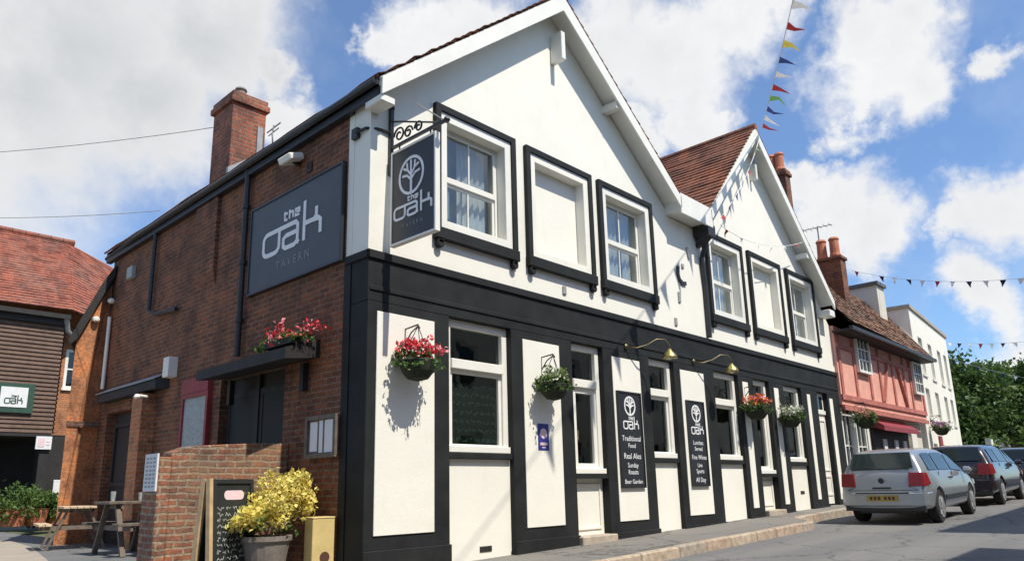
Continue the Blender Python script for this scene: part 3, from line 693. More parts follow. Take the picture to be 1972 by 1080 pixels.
for sx_, nx in ((.2745, -1), (.3255, 1)):
    b = MB(); u = (0, -1, 0) if nx < 0 else (0, 1, 0)
    tree_emblem(b, (sx_, -.52, 4.71), u, (0, 0, 1), (nx, 0, 0), .225, .235, .036); b.build('tree_emblem', 'lettering', hs)
    b = MB(); y0 = -.20 if nx < 0 else -.92; oak_letters(b, (sx_, y0, 4.19), u, (0, 0, 1), (nx, 0, 0), .205, .15, .032); b.build('lettering', 'lettering', hs)
    b = MB(); b.text('T A V E R N', .075, (sx_, -.55, 4.05), u, (0, 0, 1), (nx, 0, 0)); b.build('small_lettering', 'lettering_d', hs)
b = MB(); b.bar((.3, -.07, 4.85), (.3, -.07, 5.78), .05, .05); b.bar((.3, -.07, 5.22), (.3, -1.12, 5.22), .035, .035)
b.lathe((.3, -1.14, 5.22), [(.03, -.03), (.045, 0), (.03, .03)], 8); b.lathe((.3, -.07, 5.78), [(.045, 0), (.045, .03), (.015, .08)], 8)
def scroll(cy, cz, r, turns=1.4, s=1, n=22): return [(.3, cy + s * r * (1 - k / n * .75) * math.cos(k / n * turns * 6.28), cz + r * (1 - k / n * .75) * math.sin(k / n * turns * 6.28)) for k in range(n + 1)]
for a in ((-.24, 5.36, .11, 1.4, 1), (-.42, 5.33, .085, 1.4, -1), (-.62, 5.33, .08, 1.4, 1)): b.tube(scroll(*a), .013, 6)
b.tube([(.3, -.09, 5.6), (.3, -.35, 5.5), (.3, -.7, 5.36), (.3, -1.0, 5.24)], .012, 6)
b.tube([(.3, -.07, 5.45), (.1, .0 - .05, 5.44), (-.03, .02, 5.43), (-.05, .22, 5.43)], .02, 6); b.box(-.06, -.006, .18, .30, 5.36, 5.5)
for y in (-.25, -.85): b.bar((.3, y, 5.22), (.3, y, 5.12), .014, .014, up=(1, 0, 0))
b.build('bracket', 'iron', hs)
b = MB(); b.tube([(.3, -1.1, 5.23), (.36, -.5, 5.72)], .008, 5); b.build('stay', 'greyiron', hs)

# menu boards
def menu_board(x0, x1, z0, z1, label, lines, seed):
    t = thing('menu_board', label, 'sign', ((x0 + x1) / 2, -.08, z0), 'tall menu boards on white panels')
    b = MB(); b.box(x0, x1, -.105, -.0785, z0, z1); b.frame(x0 - .02, x1 + .02, z0 - .02, z1 + .02, .025, -.12, -.079); b.build('board', 'signblack', t)
    b = MB(); cx = (x0 + x1) / 2; y = -.1055
    tree_emblem(b, (cx, y, z1 - .22), (1, 0, 0), (0, 0, 1), (0, -1, 0), .15, .15, .03); b.build('tree_emblem', 'lettering', t)
    b = MB(); oak_letters(b, (cx - .21, y, z1 - .60), (1, 0, 0), (0, 0, 1), (0, -1, 0), .125, .12, .022); b.build('logo_lettering', 'lettering', t)
    b = MB()
    for tx, sz, dz in lines: b.text(tx, sz, (cx, y, z1 - dz), (1, 0, 0), (0, 0, 1), (0, -1, 0), th=.003)
    b.build('lettering', 'lettering', t)
menu_board(5.03, 5.69, .92, 2.46, 'black menu board on the white panel under the first brass lamp', [('Traditional', .125, .80), ('Food', .105, .91), ('Real Ales', .135, 1.09), ('Sunday', .11, 1.23), ('Roasts', .11, 1.34), ('Beer Garden', .10, 1.49)], 1)
menu_board(7.27, 7.88, .92, 2.46, 'black menu board on the white panel under the second brass lamp', [('Lunches', .115, .80), ('Served', .105, .91), ('Fine Wines', .12, 1.07), ('Live', .11, 1.21), ('Sports', .11, 1.32), ('All Day', .12, 1.48)], 2)
# brass swan-neck lamps
def swan_lamp(x, z, label):
    t = thing('wall_lamp', label, 'lamp', (x, -.06, z), 'brass lamps above the menu boards')
    b = MB(); b.lathe((x, -.0565, z), [(.05, 0), (.05, -.03)], 10, axis='y')
    pts = [(x, -.09, z), (x + .12, -.2, z - .03), (x + .28, -.32, z + .03), (x + .42, -.42, z + .13), (x + .56, -.5, z + .13), (x + .62, -.54, z + .04), (x + .62, -.54, z - .06)]
    b.tube(pts, .012, 8); b.build('arm', 'brass_d', t, smooth=True)
    b = MB(); b.lathe((x + .62, -.54, z - .2), [(.13, 0), (.125, .03), (.09, .09), (.045, .13), (.03, .17)], 16); b.build('shade', 'brass', t, smooth=True)
    b = MB(); b.lathe((x + .62, -.54, z - .21), [(.03, -.01), (.05, .02), (.035, .06)], 10); b.build('bulb', 'whitelens', t)
swan_lamp(5.42, 3.27, 'first brass swan neck lamp, left of the pair on black fascia'); swan_lamp(7.72, 3.26, 'second brass swan neck lamp, right of the pair on black fascia')
# poster
po = thing('poster', 'small blue poster with white figure on the second white panel', 'poster', (3.12, -.08, 1.45))
b = MB(); b.box(3.01, 3.25, -.083, -.0785, 1.46, 1.84); b.build('sheet', 'blue', po)
b = MB(); b.lathe((3.13, -.0832, 1.70), [(.075, 0), (.075, -.003)], 16, axis='y'); b.box(3.05, 3.21, -.0862, -.0835, 1.53, 1.57); b.box(3.09, 3.17, -.0862, -.0835, 1.49, 1.51); b.build('print', 'ppaper', po)
# notice case beside the corner
nb = thing('notice_case', 'wooden notice case with pale leaflets on brick wall by corner', 'noticeboard', (-.05, .75, 1.37))
b = MB(); b.box(-.06, -.002, .46, 1.05, 1.37, 1.82); b.frame(.42, 1.09, 1.34, 1.85, .05, -.09, -.0605, axis='x'); b.build('case', 'wood_g', nb)
b = MB(); b.box(-.066, -.0605, .50, .68, 1.40, 1.79); b.box(-.066, -.0605, .72, .80, 1.40, 1.79); b.box(-.066, -.0605, .84, 1.0, 1.42, 1.78); b.build('leaflet', 'paper', nb)
rb = thing('red_notice_board', 'dark red framed noticeboard on brick beside the side door', 'noticeboard', (-.05, 4.4, 1.8))
b = MB(); b.box(-.05, -.002, 3.98, 4.82, 1.45, 2.45); b.build('panel', 'tartan', rb)
b = MB(); b.frame(3.92, 4.88, 1.38, 2.5, .07, -.08, -.001, axis='x'); b.box(-.09, -.001, 3.92, 4.88, 2.501, 2.74); b.build('frame', 'redpaint', rb)
fl = thing('floodlight', 'white floodlight under the eaves above the grey signboard', 'lamp', (-.02, 1.75, 5.4))
b = MB(); b.prism([(-.02, 1.48, 5.52), (-.24, 1.48, 5.44), (-.28, 1.48, 5.53), (-.05, 1.48, 5.61)], (0, .32, 0)); b.build('housing', 'whitepaint', fl, bevel=.015)
b = MB(); b.bar((-.005, 1.64, 5.48), (-.12, 1.64, 5.50), .04, .04); b.box(-.02, -.001, 1.30, 1.44, 5.28, 5.42); b.build('bracket', 'iron', fl)
for y, z, lb in ((8.8, 4.85, 'small white bulkhead light high on the rear corner'), (8.9, 4.42, 'small pale bulkhead light lower on the rear corner')):
    o = MB(); o.lathe((-.05 if y < 8.85 else -.3, y if y < 8.85 else 8.8, z), [(.03, -.05), (.07, -.03), (.075, .02), (.03, .06)], 10); tag(o.build('bulkhead_light', 'whitepaint'), lb, 'lamp')
sl_ = thing('security_light', 'small white spotlight beneath the rear canopy', 'lamp', (-.3, 5.9, 2.55))
b = MB(); b.tube([(-.30, 5.72, 2.55), (-.44, 5.72, 2.56)], .02, 6); b.lathe((-.47, 5.72, 2.53), [(.03, -.03), (.05, 0), (.03, .05)], 8); b.build('lamp_head', 'whitepaint', sl_)

# ------------------------------------------------------------------ plants in baskets
def basket(x, y, z, r, flowers, label, seed, arm=True, group='hanging baskets along the street front', lush=1.0, wally=-.06):
    t = thing('hanging_basket', label, 'hanging basket', (x, y, z - r), group); rr = random.Random(seed)
    b = MB(); b.lathe((x, y, z - .02), [(.02, -r), (r * .55, -r * .88), (r * .85, -r * .5), (r, 0), (r * .8, .03)], 14); b.build('bowl', 'moss', t)
    b = MB()
    cs = [(x + rr.uniform(-r, r), y + rr.uniform(-r, r) * .9, z + rr.uniform(-.02, .10)) for _ in range(16)] + [(x + r * 1.05 * math.cos(a), y + r * math.sin(a), z - .06) for a in [k * .7 for k in range(9)]]
    b.leaves(cs, int(15 * lush), .036, .032, [0, 0, 1], rr); b.build('foliage', ['leaf', 'leaf_d'], t, fix=False)
    b = MB(); cs = []
    for _ in range(22): a = rr.uniform(0, 6.28); q = r * rr.uniform(.3, 1.2); cs.append((x + q * math.cos(a), y + q * .9 * math.sin(a), z + .04 + rr.uniform(.0, .16) * (1.3 - q)))
    b.leaves(cs, 18, .038, .032, [0, 0, 0, 1], rr); b.build('flowers', flowers, t, fix=False)
    if arm:
        b = MB(); top = z + .42
        b.tube([(x, wally, top - .25), (x, wally, top), (x, y, top + .02), (x, y - .03, top - .03)], .012, 6); b.tube([(x, wally, top - .2), (x, y * .5 + wally * .5, top - .06), (x, y, top)], .009, 6)
        for k in range(3): a = k * 2.1; b.tube([(x, y, top), (x + r * .95 * math.cos(a), y + r * .95 * math.sin(a), z)], .005, 4)
        b.build('bracket', 'iron', t)
basket(.56, -.32, 2.46, .235, ['red_fl', 'pink_fl'], 'hanging basket of red geraniums on the corner panel', 3)
basket(3.15, -.30, 2.40, .22, ['leaf_l', 'white_fl'], 'leafy green hanging basket above the blue poster', 5)
basket(9.80, -.30, 2.50, .26, ['orange_fl', 'pink_fl'], 'hanging basket full of orange flowers past the second menu board', 7, lush=1.2)
basket(11.5, -.30, 2.40, .25, ['white_fl', 'leaf_l'], 'white flowered hanging basket near the far end of pub', 9)
# flower trough on the side canopy
ft = thing('flower_trough', 'trough of red geraniums on top of the side door canopy', 'planter', (-.25, 1.5, 2.74))
b = MB(); b.box(-.44, -.18, .90, 1.6, 2.74, 2.82); b.build('trough', 'tar', ft)
b = MB(); rr = random.Random(8); cs = [(rr.uniform(-.46, -.1), rr.uniform(.88, 1.9), rr.uniform(2.78, 2.86)) for _ in range(26)]
b.leaves(cs, 16, .05, .035, [0, 0, 1], rr); b.build('foliage', ['leaf', 'leaf_d'], ft, fix=False)
b = MB(); cs = [(rr.uniform(-.48, -.1), rr.uniform(.72, 1.5), rr.uniform(2.82, 3.0)) for _ in range(20)]
b.leaves(cs, 12, .04, .032, [0, 0, 1], rr); b.build('flowers', ['red_fl', 'pink_fl'], ft, fix=False)

# ------------------------------------------------------------------ yard in front of the side wall
lw = thing('low_brick_wall', 'low weathered brick wall jutting from the side wall into yard', 'wall', (-.75, 1.75, 0))
b = MB(); rr = random.Random(3); x = -1.5
b.prism([(-1.5, 1.6, -.1), (-.004, 1.6, -.1), (-.004, 1.6, 1.56), (-.5, 1.6, 1.545), (-.9, 1.6, 1.52), (-1.3, 1.6, 1.49), (-1.5, 1.6, 1.42)], (0, .26, 0)); b.box(-1.64, -1.501, 1.58, 2.02, -.1, 1.36)
b.build('wall', 'brick_w', lw, bevel=.012)
nw = MB(); nw.box(-1.66, -1.6405, 1.6, 1.95, .98, 1.40)
no = nw.build('notice', 'paper'); tag(no, 'white printed notice on the end of the low brick wall', 'notice')
b = MB()
for r_ in range(8):
    for c_ in range(3): b.box(-1.6625, -1.6602, 1.64 + c_ * .1, 1.71 + c_ * .1, 1.02 + r_ * .045, 1.045 + r_ * .045)
b.build('print', 'tartan', no)
ab = thing('chalkboard', 'black A-board chalkboard with pale timber frame by low wall', 'a-board', (-1.10, .95, .045)); ab.rotation_euler = (0, 0, R(14))
for sgn, nm in ((1, 'front_leaf'), (-1, 'back_leaf')):
    m = MB(); m.box(-.25, .25, -.012, .012, 0.06, 1.02); 
    f = MB(); f.frame(-.28, .28, .0, 1.05, .045, -.03, .03, 1); f.box(-.325, -.2805, -.03, .03, 0, 1.06)
    rot = Matrix.Translation((0, -.13 * sgn, 0)) @ Matrix.Rotation(R(-5 * sgn), 4, 'X')
    m.xf(rot); f.xf(rot)
    lo = m.build(nm, 'slateboard', ab, world=False); f.build('frame', ['wood_l', 'slateboard'], lo)
    if sgn == 1:
        t = MB(); rr = random.Random(6); t.prism(rr_box(-.1, .80, .14, .88, .035), (0, 0, 0)) if False else None
        pts = [(p[0], -.0128, p[1]) for p in rr_box(-.12, .83, .15, .93, .045)]; t.prism(pts, (0, -.003, 0)); t.xf(rot); t.build('label', 'ppaper', lo)
        t = MB()
        for row in range(9):
            z = .74 - row * .065; xx = -.21
            while xx < .17:
                L = rr.uniform(.04, .1); t.ribbon([(xx + L * j / 6, z + rr.uniform(-.022, .024)) for j in range(7)], .008, (0, -.0122, 0), (1, 0, 0), (0, 0, 1), (0, -1, 0), th=.002); xx += L + .03
        t.xf(rot); t.build('chalk_writing', 'chalk', lo)
# yellow shrub
sh = thing('yellow_shrub', 'bright yellow shrub growing in grey pot beside the chalkboard', 'shrub', (-.70, .8, .02))
b = MB(); b.lathe((-.70, .8, 0.02), [(.17, 0), (.20, .05), (.26, .38), (.285, .40), (.285, .45), (.24, .45), (.23, .40)], 18); b.build('pot', 'pot', sh, smooth=False)
b = MB(); rr = random.Random(12)
lumps = []
for k in range(64):
    a = rr.uniform(0, 6.28); q = math.sqrt(rr.random()); x = -.66 + .47 * q * math.cos(a); y = .8 + .36 * q * math.sin(a)
    lx = (x + .66) / .47; top = 1.19 - .42 * max(0, .35 - lx) - .35 * max(0, lx - .5); z = rr.uniform(max(.56, top - .40), top); lumps.append((x, y, z))
for c in lumps[::3]: b.tube([(-.68 + rr.uniform(-.05, .05), .8, .42), ((-.68 + c[0]) / 2, (.8 + c[1]) / 2, .6), c], .012, 5, r2=.004)
b.build('stem', 'twig', sh)
b = MB()
for c in lumps: b.leaves([c], 52, .052, .031, [0, 0, 0, 1], rr, flat=.5)
b.leaves([(-.68 + rr.uniform(-.3, .3), .8 + rr.uniform(-.2, .2), rr.uniform(.5, .66)) for _ in range(16)], 10, .06, .03, [2], rr)
b.build('foliage', ['yellow', 'yellow2', 'leaf'], sh, fix=False)
bx = thing('planter_box', 'yellow wooden box with dark oval mark beside the black corner', 'planter', (-.19, .52, .02)); bx.rotation_euler = (0, 0, R(-8))
b = MB(); b.box(-.135, .135, -.11, .11, 0, .62); b.box(-.14, .14, -.115, .115, .621, .64); b.build('box', 'boxy', bx, world=False, bevel=.006)
b = MB(); b.lathe((.02, -.111, .20), [(.06, 0), (.06, -.004)], 12, axis='y'); b.lathe((-.015, -.111, .13), [(.03, 0), (.03, -.004)], 10, axis='y'); b.build('mark', 'darkmark', bx, world=False)

# picnic tables
def picnic_parts(root, top, legm, hl=.75):
    b = MB()
    for k in range(5): b.box(-hl, hl, -.35 + k * .142, -.22 + k * .142, .72, .76)
    b.build('tabletop', top, root, world=False, bevel=.005)
    for s_ in (-1, 1):
        b = MB(); b.box(-hl, hl, s_ * .68 - .06 - .065, s_ * .68 - .065 + .065, .42, .46); b.box(-hl, hl, s_ * .68 + .0145, s_ * .68 + .14, .42, .46); b.build('bench', top, root, world=False, bevel=.005)
    for x_ in (.2 - hl, hl - .2):
        b = MB()
        for s_ in (-1, 1): b.bar((x_, s_ * .22, .72), (x_, s_ * .62, 0), .05, .09, up=(1, 0, 0))
        b.bar((x_ + .05, -.78, .385), (x_ + .05, .78, .385), .045, .07); b.bar((x_ + .05, -.33, .685), (x_ + .05, .33, .685), .045, .06)
        b.build('leg_frame', legm, root, world=False)
p1 = thing('picnic_table', 'weathered picnic table with glasses behind the low brick wall', 'picnic table', (-.52, 5.38, .045), 'picnic tables in the yard', R(3)); p1.scale = (.85, .85, 1.06)
picnic_parts(p1, 'wood_g', 'wood_g', .54)
p2 = thing('picnic_table', 'sunlit tan picnic table farther into the yard, end on', 'picnic table', (-.60, 7.75, .045), 'picnic tables in the yard', R(80)); p2.scale = (.72, .72, .95)
picnic_parts(p2, 'wood_s', 'wood_g')
def tumbler(x, y, z, h, label):
    b = MB(); b.lathe((x, y, z), [(.03, 0), (.036, h * .5), (.04, h), (.034, h), (.03, .012)], 10); tag(b.build('drinking_glass', 'tartan'), label, 'glass')
tumbler(-.80, 5.40, .852, .15, 'left drinking glass on the weathered picnic table'); tumbler(-.42, 5.30, .852, .13, 'right drinking glass on the weathered picnic table')

def bush_planter(x, y, label, rad, h, seed):
    t = thing('planter', label, 'planter', (x, y, .05), 'planters in front of the black passage'); rr = random.Random(seed)
    b = MB(); b.lathe((x, y, .05), [(rad * .6, 0), (rad * .8, .5), (rad * .85, .52), (rad * .7, .52)], 14); b.build('tub', 'terracotta', t)
    b = MB(); cs = []
    for _ in range(50):
        a = rr.uniform(0, 6.28); q = math.sqrt(rr.random()) * rad * 1.25; cs.append((x + q * math.cos(a), y + q * math.sin(a), rr.uniform(.35, h) - q * .2))
    b.leaves(cs, 22, .10, .07, [0, 0, 1, 2], rr); b.build('foliage', ['leaf', 'leaf_l', 'leaf_d'], t, fix=False)
bush_planter(1.35, 20.3, 'leftmost green bush in a terracotta tub', .55, 1.35, 1); bush_planter(2.05, 20.6, 'middle leafy bush in a tub by the passage', .5, 1.15, 2); bush_planter(2.65, 20.9, 'small right hand bush in a tub by the brick wall', .4, .9, 3)

# ------------------------------------------------------------------ left barn-like building
ba = thing('weatherboarded_building', 'dark weatherboarded building with red tiled roof behind the yard', 'building', (0, 23, 0))
b = MB(); n = 26; z0, z1 = 3.08, 6.9
for k in range(n):
    za = z0 + (z1 - z0) * k / n; zb = za + (z1 - z0) / n
    b.add([(-9, 21.93, za), (2.62, 21.93, za), (2.62, 21.985, zb + .02), (-9, 21.985, zb + .02), (-9, 22.0, za), (2.62, 22.0, za)], [(0, 1, 2, 3), (4, 5, 1, 0)])
    b.add([(2.68, 21.95, za), (2.68, 24, za), (2.63, 24, zb + .02), (2.63, 21.95, zb + .02)], [(0, 1, 2, 3)])
b.build('weatherboard', 'board', ba, fix=False)
b = MB(); b.box(-9, 2.61, 22.0, 27, 3.1, 7.2); b.build('wall_core', 'tar', ba)
b = MB(); b.box(-9, 3.6, 25, 25.2, -.1, 3.1); b.box(-9, 2.6, 21.95, 27, 2.95, 3.079); b.box(2.3, 2.6, 21.96, 22.2, -.1, 2.94); b.box(-2.2, -1.9, 21.96, 22.2, -.1, 2.94); b.box(-.2, .9, 24.9, 24.98, 0, 2.3); b.build('passage', 'tar', ba)
b = MB(); b.wall([(2.63, 3.06), (6.2, 3.06), (6.2, 7.0), (2.63, 7.0)], [[(2.95, 4.75), (4.1, 4.75), (4.1, 6.2), (2.95, 6.2)]], 22.6, 22.9); b.box(2.4, 6.2, 22.62, 22.88, -.1, 3.059, 1); b.build('brick_wall', ['brick_o', 'tar'], ba)
f = MB(); f.frame(2.95, 4.1, 4.75, 6.2, .1, 22.62, 22.75); f.box(3.5, 3.56, 22.64, 22.72, 4.85, 6.1); f.box(3.05, 3.5, 22.64, 22.72, 5.45, 5.5); f.box(3.56, 4.0, 22.64, 22.72, 5.45, 5.5); f.box(2.9, 4.15, 22.52, 22.62, 4.68, 4.75); wo_ = f.build('window', 'whitepaint', ba)
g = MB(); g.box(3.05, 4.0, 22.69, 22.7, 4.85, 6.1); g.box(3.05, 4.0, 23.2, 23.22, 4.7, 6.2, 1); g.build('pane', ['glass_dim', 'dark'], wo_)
b = MB()
slope_tiles(b, (-9, 21.6, 7.32), (2.75, 21.6, 7.45), (-9, 25.6, 11.15), (3.35, 25.6, 11.15), 30, 60, lift=.03, jit=.012)
slope_tiles(b, (2.75, 21.6, 7.45), (6.2, 22.3, 6.75), (3.35, 25.6, 11.15), (7.4, 25.6, 9.6), 26, 24, lift=.03, jit=.012, seed=9)
b.add([(-9, 21.62, 7.3), (2.75, 21.62, 7.43), (3.35, 25.6, 11.1), (-9, 25.6, 11.1)], [(0, 1, 2, 3)]); b.add([(2.75, 21.62, 7.42), (6.2, 22.3, 6.72), (7.4, 25.6, 9.55), (3.35, 25.6, 11.1)], [(0, 1, 2, 3)])
b.add([(-9, 29.5, 7.3), (7, 29.5, 7.3), (7.4, 25.6, 9.6), (3.35, 25.6, 11.1), (-9, 25.6, 11.1)], [(0, 1, 2, 3, 4)])
ro = b.build('roof', 'tile_r', ba, fix=False)
b = MB(); k = -9.
while k < 3.2: b.tube([(k, 25.6, 11.18), (k + .43, 25.6, 11.18)], .14, 8); k += .45
b.build('ridge_tiles', 'tile_r', ro)
b = MB(); b.box(-9, 2.72, 21.66, 21.99, 7.12, 7.28); b.box(-9, 2.7, 21.85, 21.99, 6.9, 7.12); b.build('eaves_board', 'tar', ba)
b = MB(); b.tube([(2.6, 21.75, 7.2), (2.75, 22.0, 6.75), (3.0, 22.25, 6.62), (6.2, 22.25, 6.6)], .09, 8); b.build('gutter', 'greyiron', ba)
bs = thing('yard_sign', 'white square sign in green frame on dark weatherboards', 'sign', (1.35, 21.9, 3.8))
b = MB(); b.box(.72, 1.92, 21.86, 21.92, 3.72, 4.72); b.build('frame', 'green_fr', bs)
b = MB(); b.box(.92, 1.72, 21.84, 21.859, 3.9, 4.58); b.build('panel', 'paper', bs)
b = MB(); oak_letters(b, (1.06, 21.839, 4.02), (1, 0, 0), (0, 0, 1), (0, -1, 0), .15, .17, .035); b.build('lettering', 'green_fr', bs)
ns = MB(); ns.box(2.14, 2.62, 21.86, 21.92, 2.52, 2.96); no = ns.build('notice', 'paper'); tag(no, 'small white and pink notice beneath the weatherboards', 'notice')
b = MB(); b.box(2.2, 2.4, 21.85, 21.859, 2.6, 2.9); b.box(2.45, 2.56, 21.85, 21.859, 2.66, 2.7); b.box(2.45, 2.56, 21.85, 21.859, 2.76, 2.8); b.build('print', 'ppaper', no)
mb_ = MB(); mb_.box(3.0, 3.25, 22.52, 22.6, .9, 1.5); tag(mb_.build('meter_cabinet', 'paper', bevel=.01), 'small pale cabinet low on the wall beside the bushes', 'cabinet')

# ------------------------------------------------------------------ pink timber framed house next door
pk = thing('timber_framed_house', 'pink timber framed house with jettied upper floor and brown roof', 'building', (19.5, 0, 0))
b = MB(); b.box(15.46, 23.55, -.12, 4, 2.95, 5.1); b.build('upper_wall', 'pink', pk)
b = MB(); y = -.155
for xx in (15.55, 16.7, 17.95, 18.9, 20.2, 21.4, 22.1, 23.4): b.box(xx, xx + .16, y, -.1205, 3.22, 4.95)
b.box(15.46, 23.55, y - .012, -.1205, 3.08, 3.22); b.box(15.46, 23.55, y - .03, -.1205, 2.80, 2.92); b.box(15.46, 23.55, y - .008, -.1205, 4.5, 4.62)
b.bar((18.98, -.14, 3.25), (19.7, -.14, 4.5), .05, .14, up=(0, 1, 0)); b.bar((21.35, -.14, 3.25), (20.7, -.14, 4.5), .05, .14, up=(0, 1, 0))
b.build('timber_frame', 'pink_beam', pk)
def small_window(x0, x1, z0, z1, y, parent, nx=2, nz=3, mat='whitepaint', d=.09):
    f = MB(); f.frame(x0, x1, z0, z1, .07, y - d, y - .001); 
    for i in range(1, nx): q = x0 + .07 + (x1 - x0 - .14) * i / nx; f.box(q - .018, q + .018, y - d + .02, y - .03, z0 + .07, z1 - .07)
    for i in range(1, nz): q = z0 + .07 + (z1 - z0 - .14) * i / nz; f.box(x0 + .07, x1 - .07, y - d + .022, y - .032, q - .016, q + .016)
    fo = f.build('window', mat, parent)
    g = MB(); g.box(x0 + .06, x1 - .06, y - .03, y - .02, z0 + .06, z1 - .06); g.build('pane', 'carglass', fo); return fo
small_window(16.86, 17.93, 3.95, 5.02, -.16, pk, 3, 3); small_window(22.28, 23.3, 3.75, 4.85, -.16, pk, 3, 3)
b = MB(); b.box(15.46, 23.55, .12, 4, -.2, 2.94); b.build('lower_wall', 'cream', pk)
b = MB(); b.box(15.46, 23.55, -.11, .119, 2.93, 2.945); b.build('jetty_soffit', 'pink_beam', pk)
for a, c in ((15.7, 16.5), (16.75, 17.55)): small_window(a, c, 1.0, 2.75, .119, pk, 2, 2)
b = MB()
for xx in (15.62, 16.58, 17.65): b.box(xx - .08, xx + .08, .0, .1195, .2, 2.9)
b.build('shop_post', 'whitepaint', pk)
b = MB(); b.box(18.2, 21.6, .02, .119, .3, 2.5); sf = b.build('shop_front', 'tar', pk)
b = MB(); b.prism([(18.15, .1, 2.78), (18.15, -.30, 2.50), (18.15, -.30, 2.36), (18.15, .1, 2.5)], (3.5, 0, 0)); b.build('awning', 'redpaint', sf)
b = MB()
for xx in (18.9, 20.0, 20.9): b.box(xx, xx + .3, -.02, .0195, 1.2, 2.15)
b.build('poster', 'paper', sf)
b = MB(); b.box(22.0, 22.6, .02, .119, .5, 2.6); b.build('door', 'whitepaint', pk)
b = MB()
slope_tiles(b, (15.4, -.58, 5.18), (23.75, -.58, 4.98), (15.4, 1.0, 7.32), (23.75, .95, 7.1), 16, 44, jit=.015)
b.add([(15.4, -.56, 5.16), (23.75, -.56, 4.96), (23.75, .95, 7.08), (15.4, 1.0, 7.3)], [(0, 1, 2, 3)]); b.add([(15.4, 4.3, 4.9), (23.75, 4.3, 4.9), (23.75, .95, 7.08), (15.4, 1.0, 7.3)], [(0, 1, 2, 3)])
ro = b.build('roof', 'tile_b', pk, fix=False)
b = MB(); b.prism([(23.76, -.6, 4.90), (23.76, .95, 7.0), (23.76, .95, 7.14), (23.76, -.6, 5.03)], (.05, 0, 0)); b.build('verge_board', 'cream', ro)
b = MB(); b.box(15.4, 23.75, -.66, -.56, 4.92, 5.02); b.build('gutter', 'iron', ro)
b = MB(); b.box(15.4, 23.7, -.55, -.1, 4.90, 4.96); b.build('soffit', 'tar', ro)
# stacks
b = MB(); b.box(15.75, 16.1, .78, 1.40, 5.5, 9.95); b.box(15.70, 16.15, .73, 1.45, 9.951, 10.06); b.box(15.73, 16.12, .76, 1.42, 10.061, 10.15); c1 = b.build('chimney', 'brick', pk, bevel=.01)
for yy in (.98, 1.24):
    b = MB(); b.lathe((15.93, yy, 10.15), [(.15, 0), (.16, .06), (.135, .12), (.12, .5), (.145, .54), (.12, .60)], 12); b.build('chimney_pot', 'terracotta', c1)
b = MB(); b.box(18.0, 18.45, .25, 1.02, 6.2, 7.68); b.box(17.95, 18.5, .2, 1.07, 7.681, 7.78); c2 = b.build('chimney', 'brick', pk, bevel=.01)
for yy in (.45, .84):
    b = MB(); b.lathe((18.22, yy, 7.78), [(.16, 0), (.17, .08), (.15, .14), (.14, .55), (.165, .60), (.13, .66)], 12); b.build('chimney_pot', 'terracotta', c2)
b = MB(); b.tube([(18.4, .95, 7.2), (18.4, .95, 9.0)], .02, 6); b.bar((18.4, .5, 8.95), (18.4, 1.4, 8.98), .02, .02)
for k in range(6): b.bar((18.2, .55 + k * .16, 8.96), (18.6, .55 + k * .16, 8.96), .012, .012)
tag(b.build('television_aerial', 'greyiron'), 'thin television aerial beside the twin pot chimney', 'aerial')
basket(16.44, -.35, 2.60, .26, ['leaf_l', 'pink_fl'], 'green hanging basket under the pink house jetty', 21, wally=.1)
basket(24.4, -.32, 2.70, .25, ['purple_fl', 'pink_fl'], 'dark purple hanging basket on the tall white house', 22, wally=-.02)

# ------------------------------------------------------------------ white rendered town house and its low neighbour
wh = thing('white_townhouse', 'tall white rendered house with flat parapet beyond the pink house', 'building', (23.8, 0, 0))
wh.rotation_euler = (0, 0, R(4.5))
b = MB(); WW = [(1.0, 1.75), (2.9, 3.65), (4.9, 5.65), (6.4, 7.1)]
hz = [(.9, 2.2), (3.1, 4.2), (4.7, 6.1)]
hs_ = [[(a, z0), (c, z0), (c, z1), (a, z1)] for a, c in WW for z0, z1 in hz]
b.wall([(0, -.2), (7.8, -.2), (7.8, 7.0), (0, 7.0)], hs_, 0, .3); b.box(0, .3, .301, 6, -.2, 7.0); b.box(7.5, 7.8, .301, 6, -.2, 7.0); b.box(.301, 7.49, 5.7, 6, -.2, 7.0); b.build('wall', 'white', wh, world=False)
b = MB(); b.box(-.06, 7.86, -.06, .36, 7.001, 7.12); b.box(-.06, .36, .361, 6.06, 7.001, 7.12); b.box(.4, 7.4, .4, 5.6, 6.6, 6.7); b.build('parapet_coping', 'stone', wh, world=False)
for a, c in WW:
    for z0, z1 in hz:
        f = MB(); f.frame(a, c, z0, z1, .07, .1, .18); f.box(a + .07, c - .07, .11, .16, (z0 + z1) / 2 - .025, (z0 + z1) / 2 + .025); f.box(a - .05, c + .05, -.05, .0995, z0 - .07, z0 - .001)
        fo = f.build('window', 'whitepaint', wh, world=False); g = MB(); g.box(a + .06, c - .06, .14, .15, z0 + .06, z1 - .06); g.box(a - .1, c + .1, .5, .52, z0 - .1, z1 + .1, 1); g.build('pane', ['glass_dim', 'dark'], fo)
b = MB(); b.box(2.1, 2.65, -.06, -.001, .3, 2.5); b.build('door', 'redpaint', wh, world=False)
wc = thing('white_chimney', 'square white rendered chimney stack with dark cap behind brown roof', 'chimney', (22.3, .9, 5))
b = MB(); b.box(22.0, 22.8, .45, 1.35, 4.5, 7.62); b.build('stack', 'cream', wc); b = MB(); b.box(21.92, 22.88, .37, 1.43, 7.621, 7.74); b.build('cap', 'slate', wc)
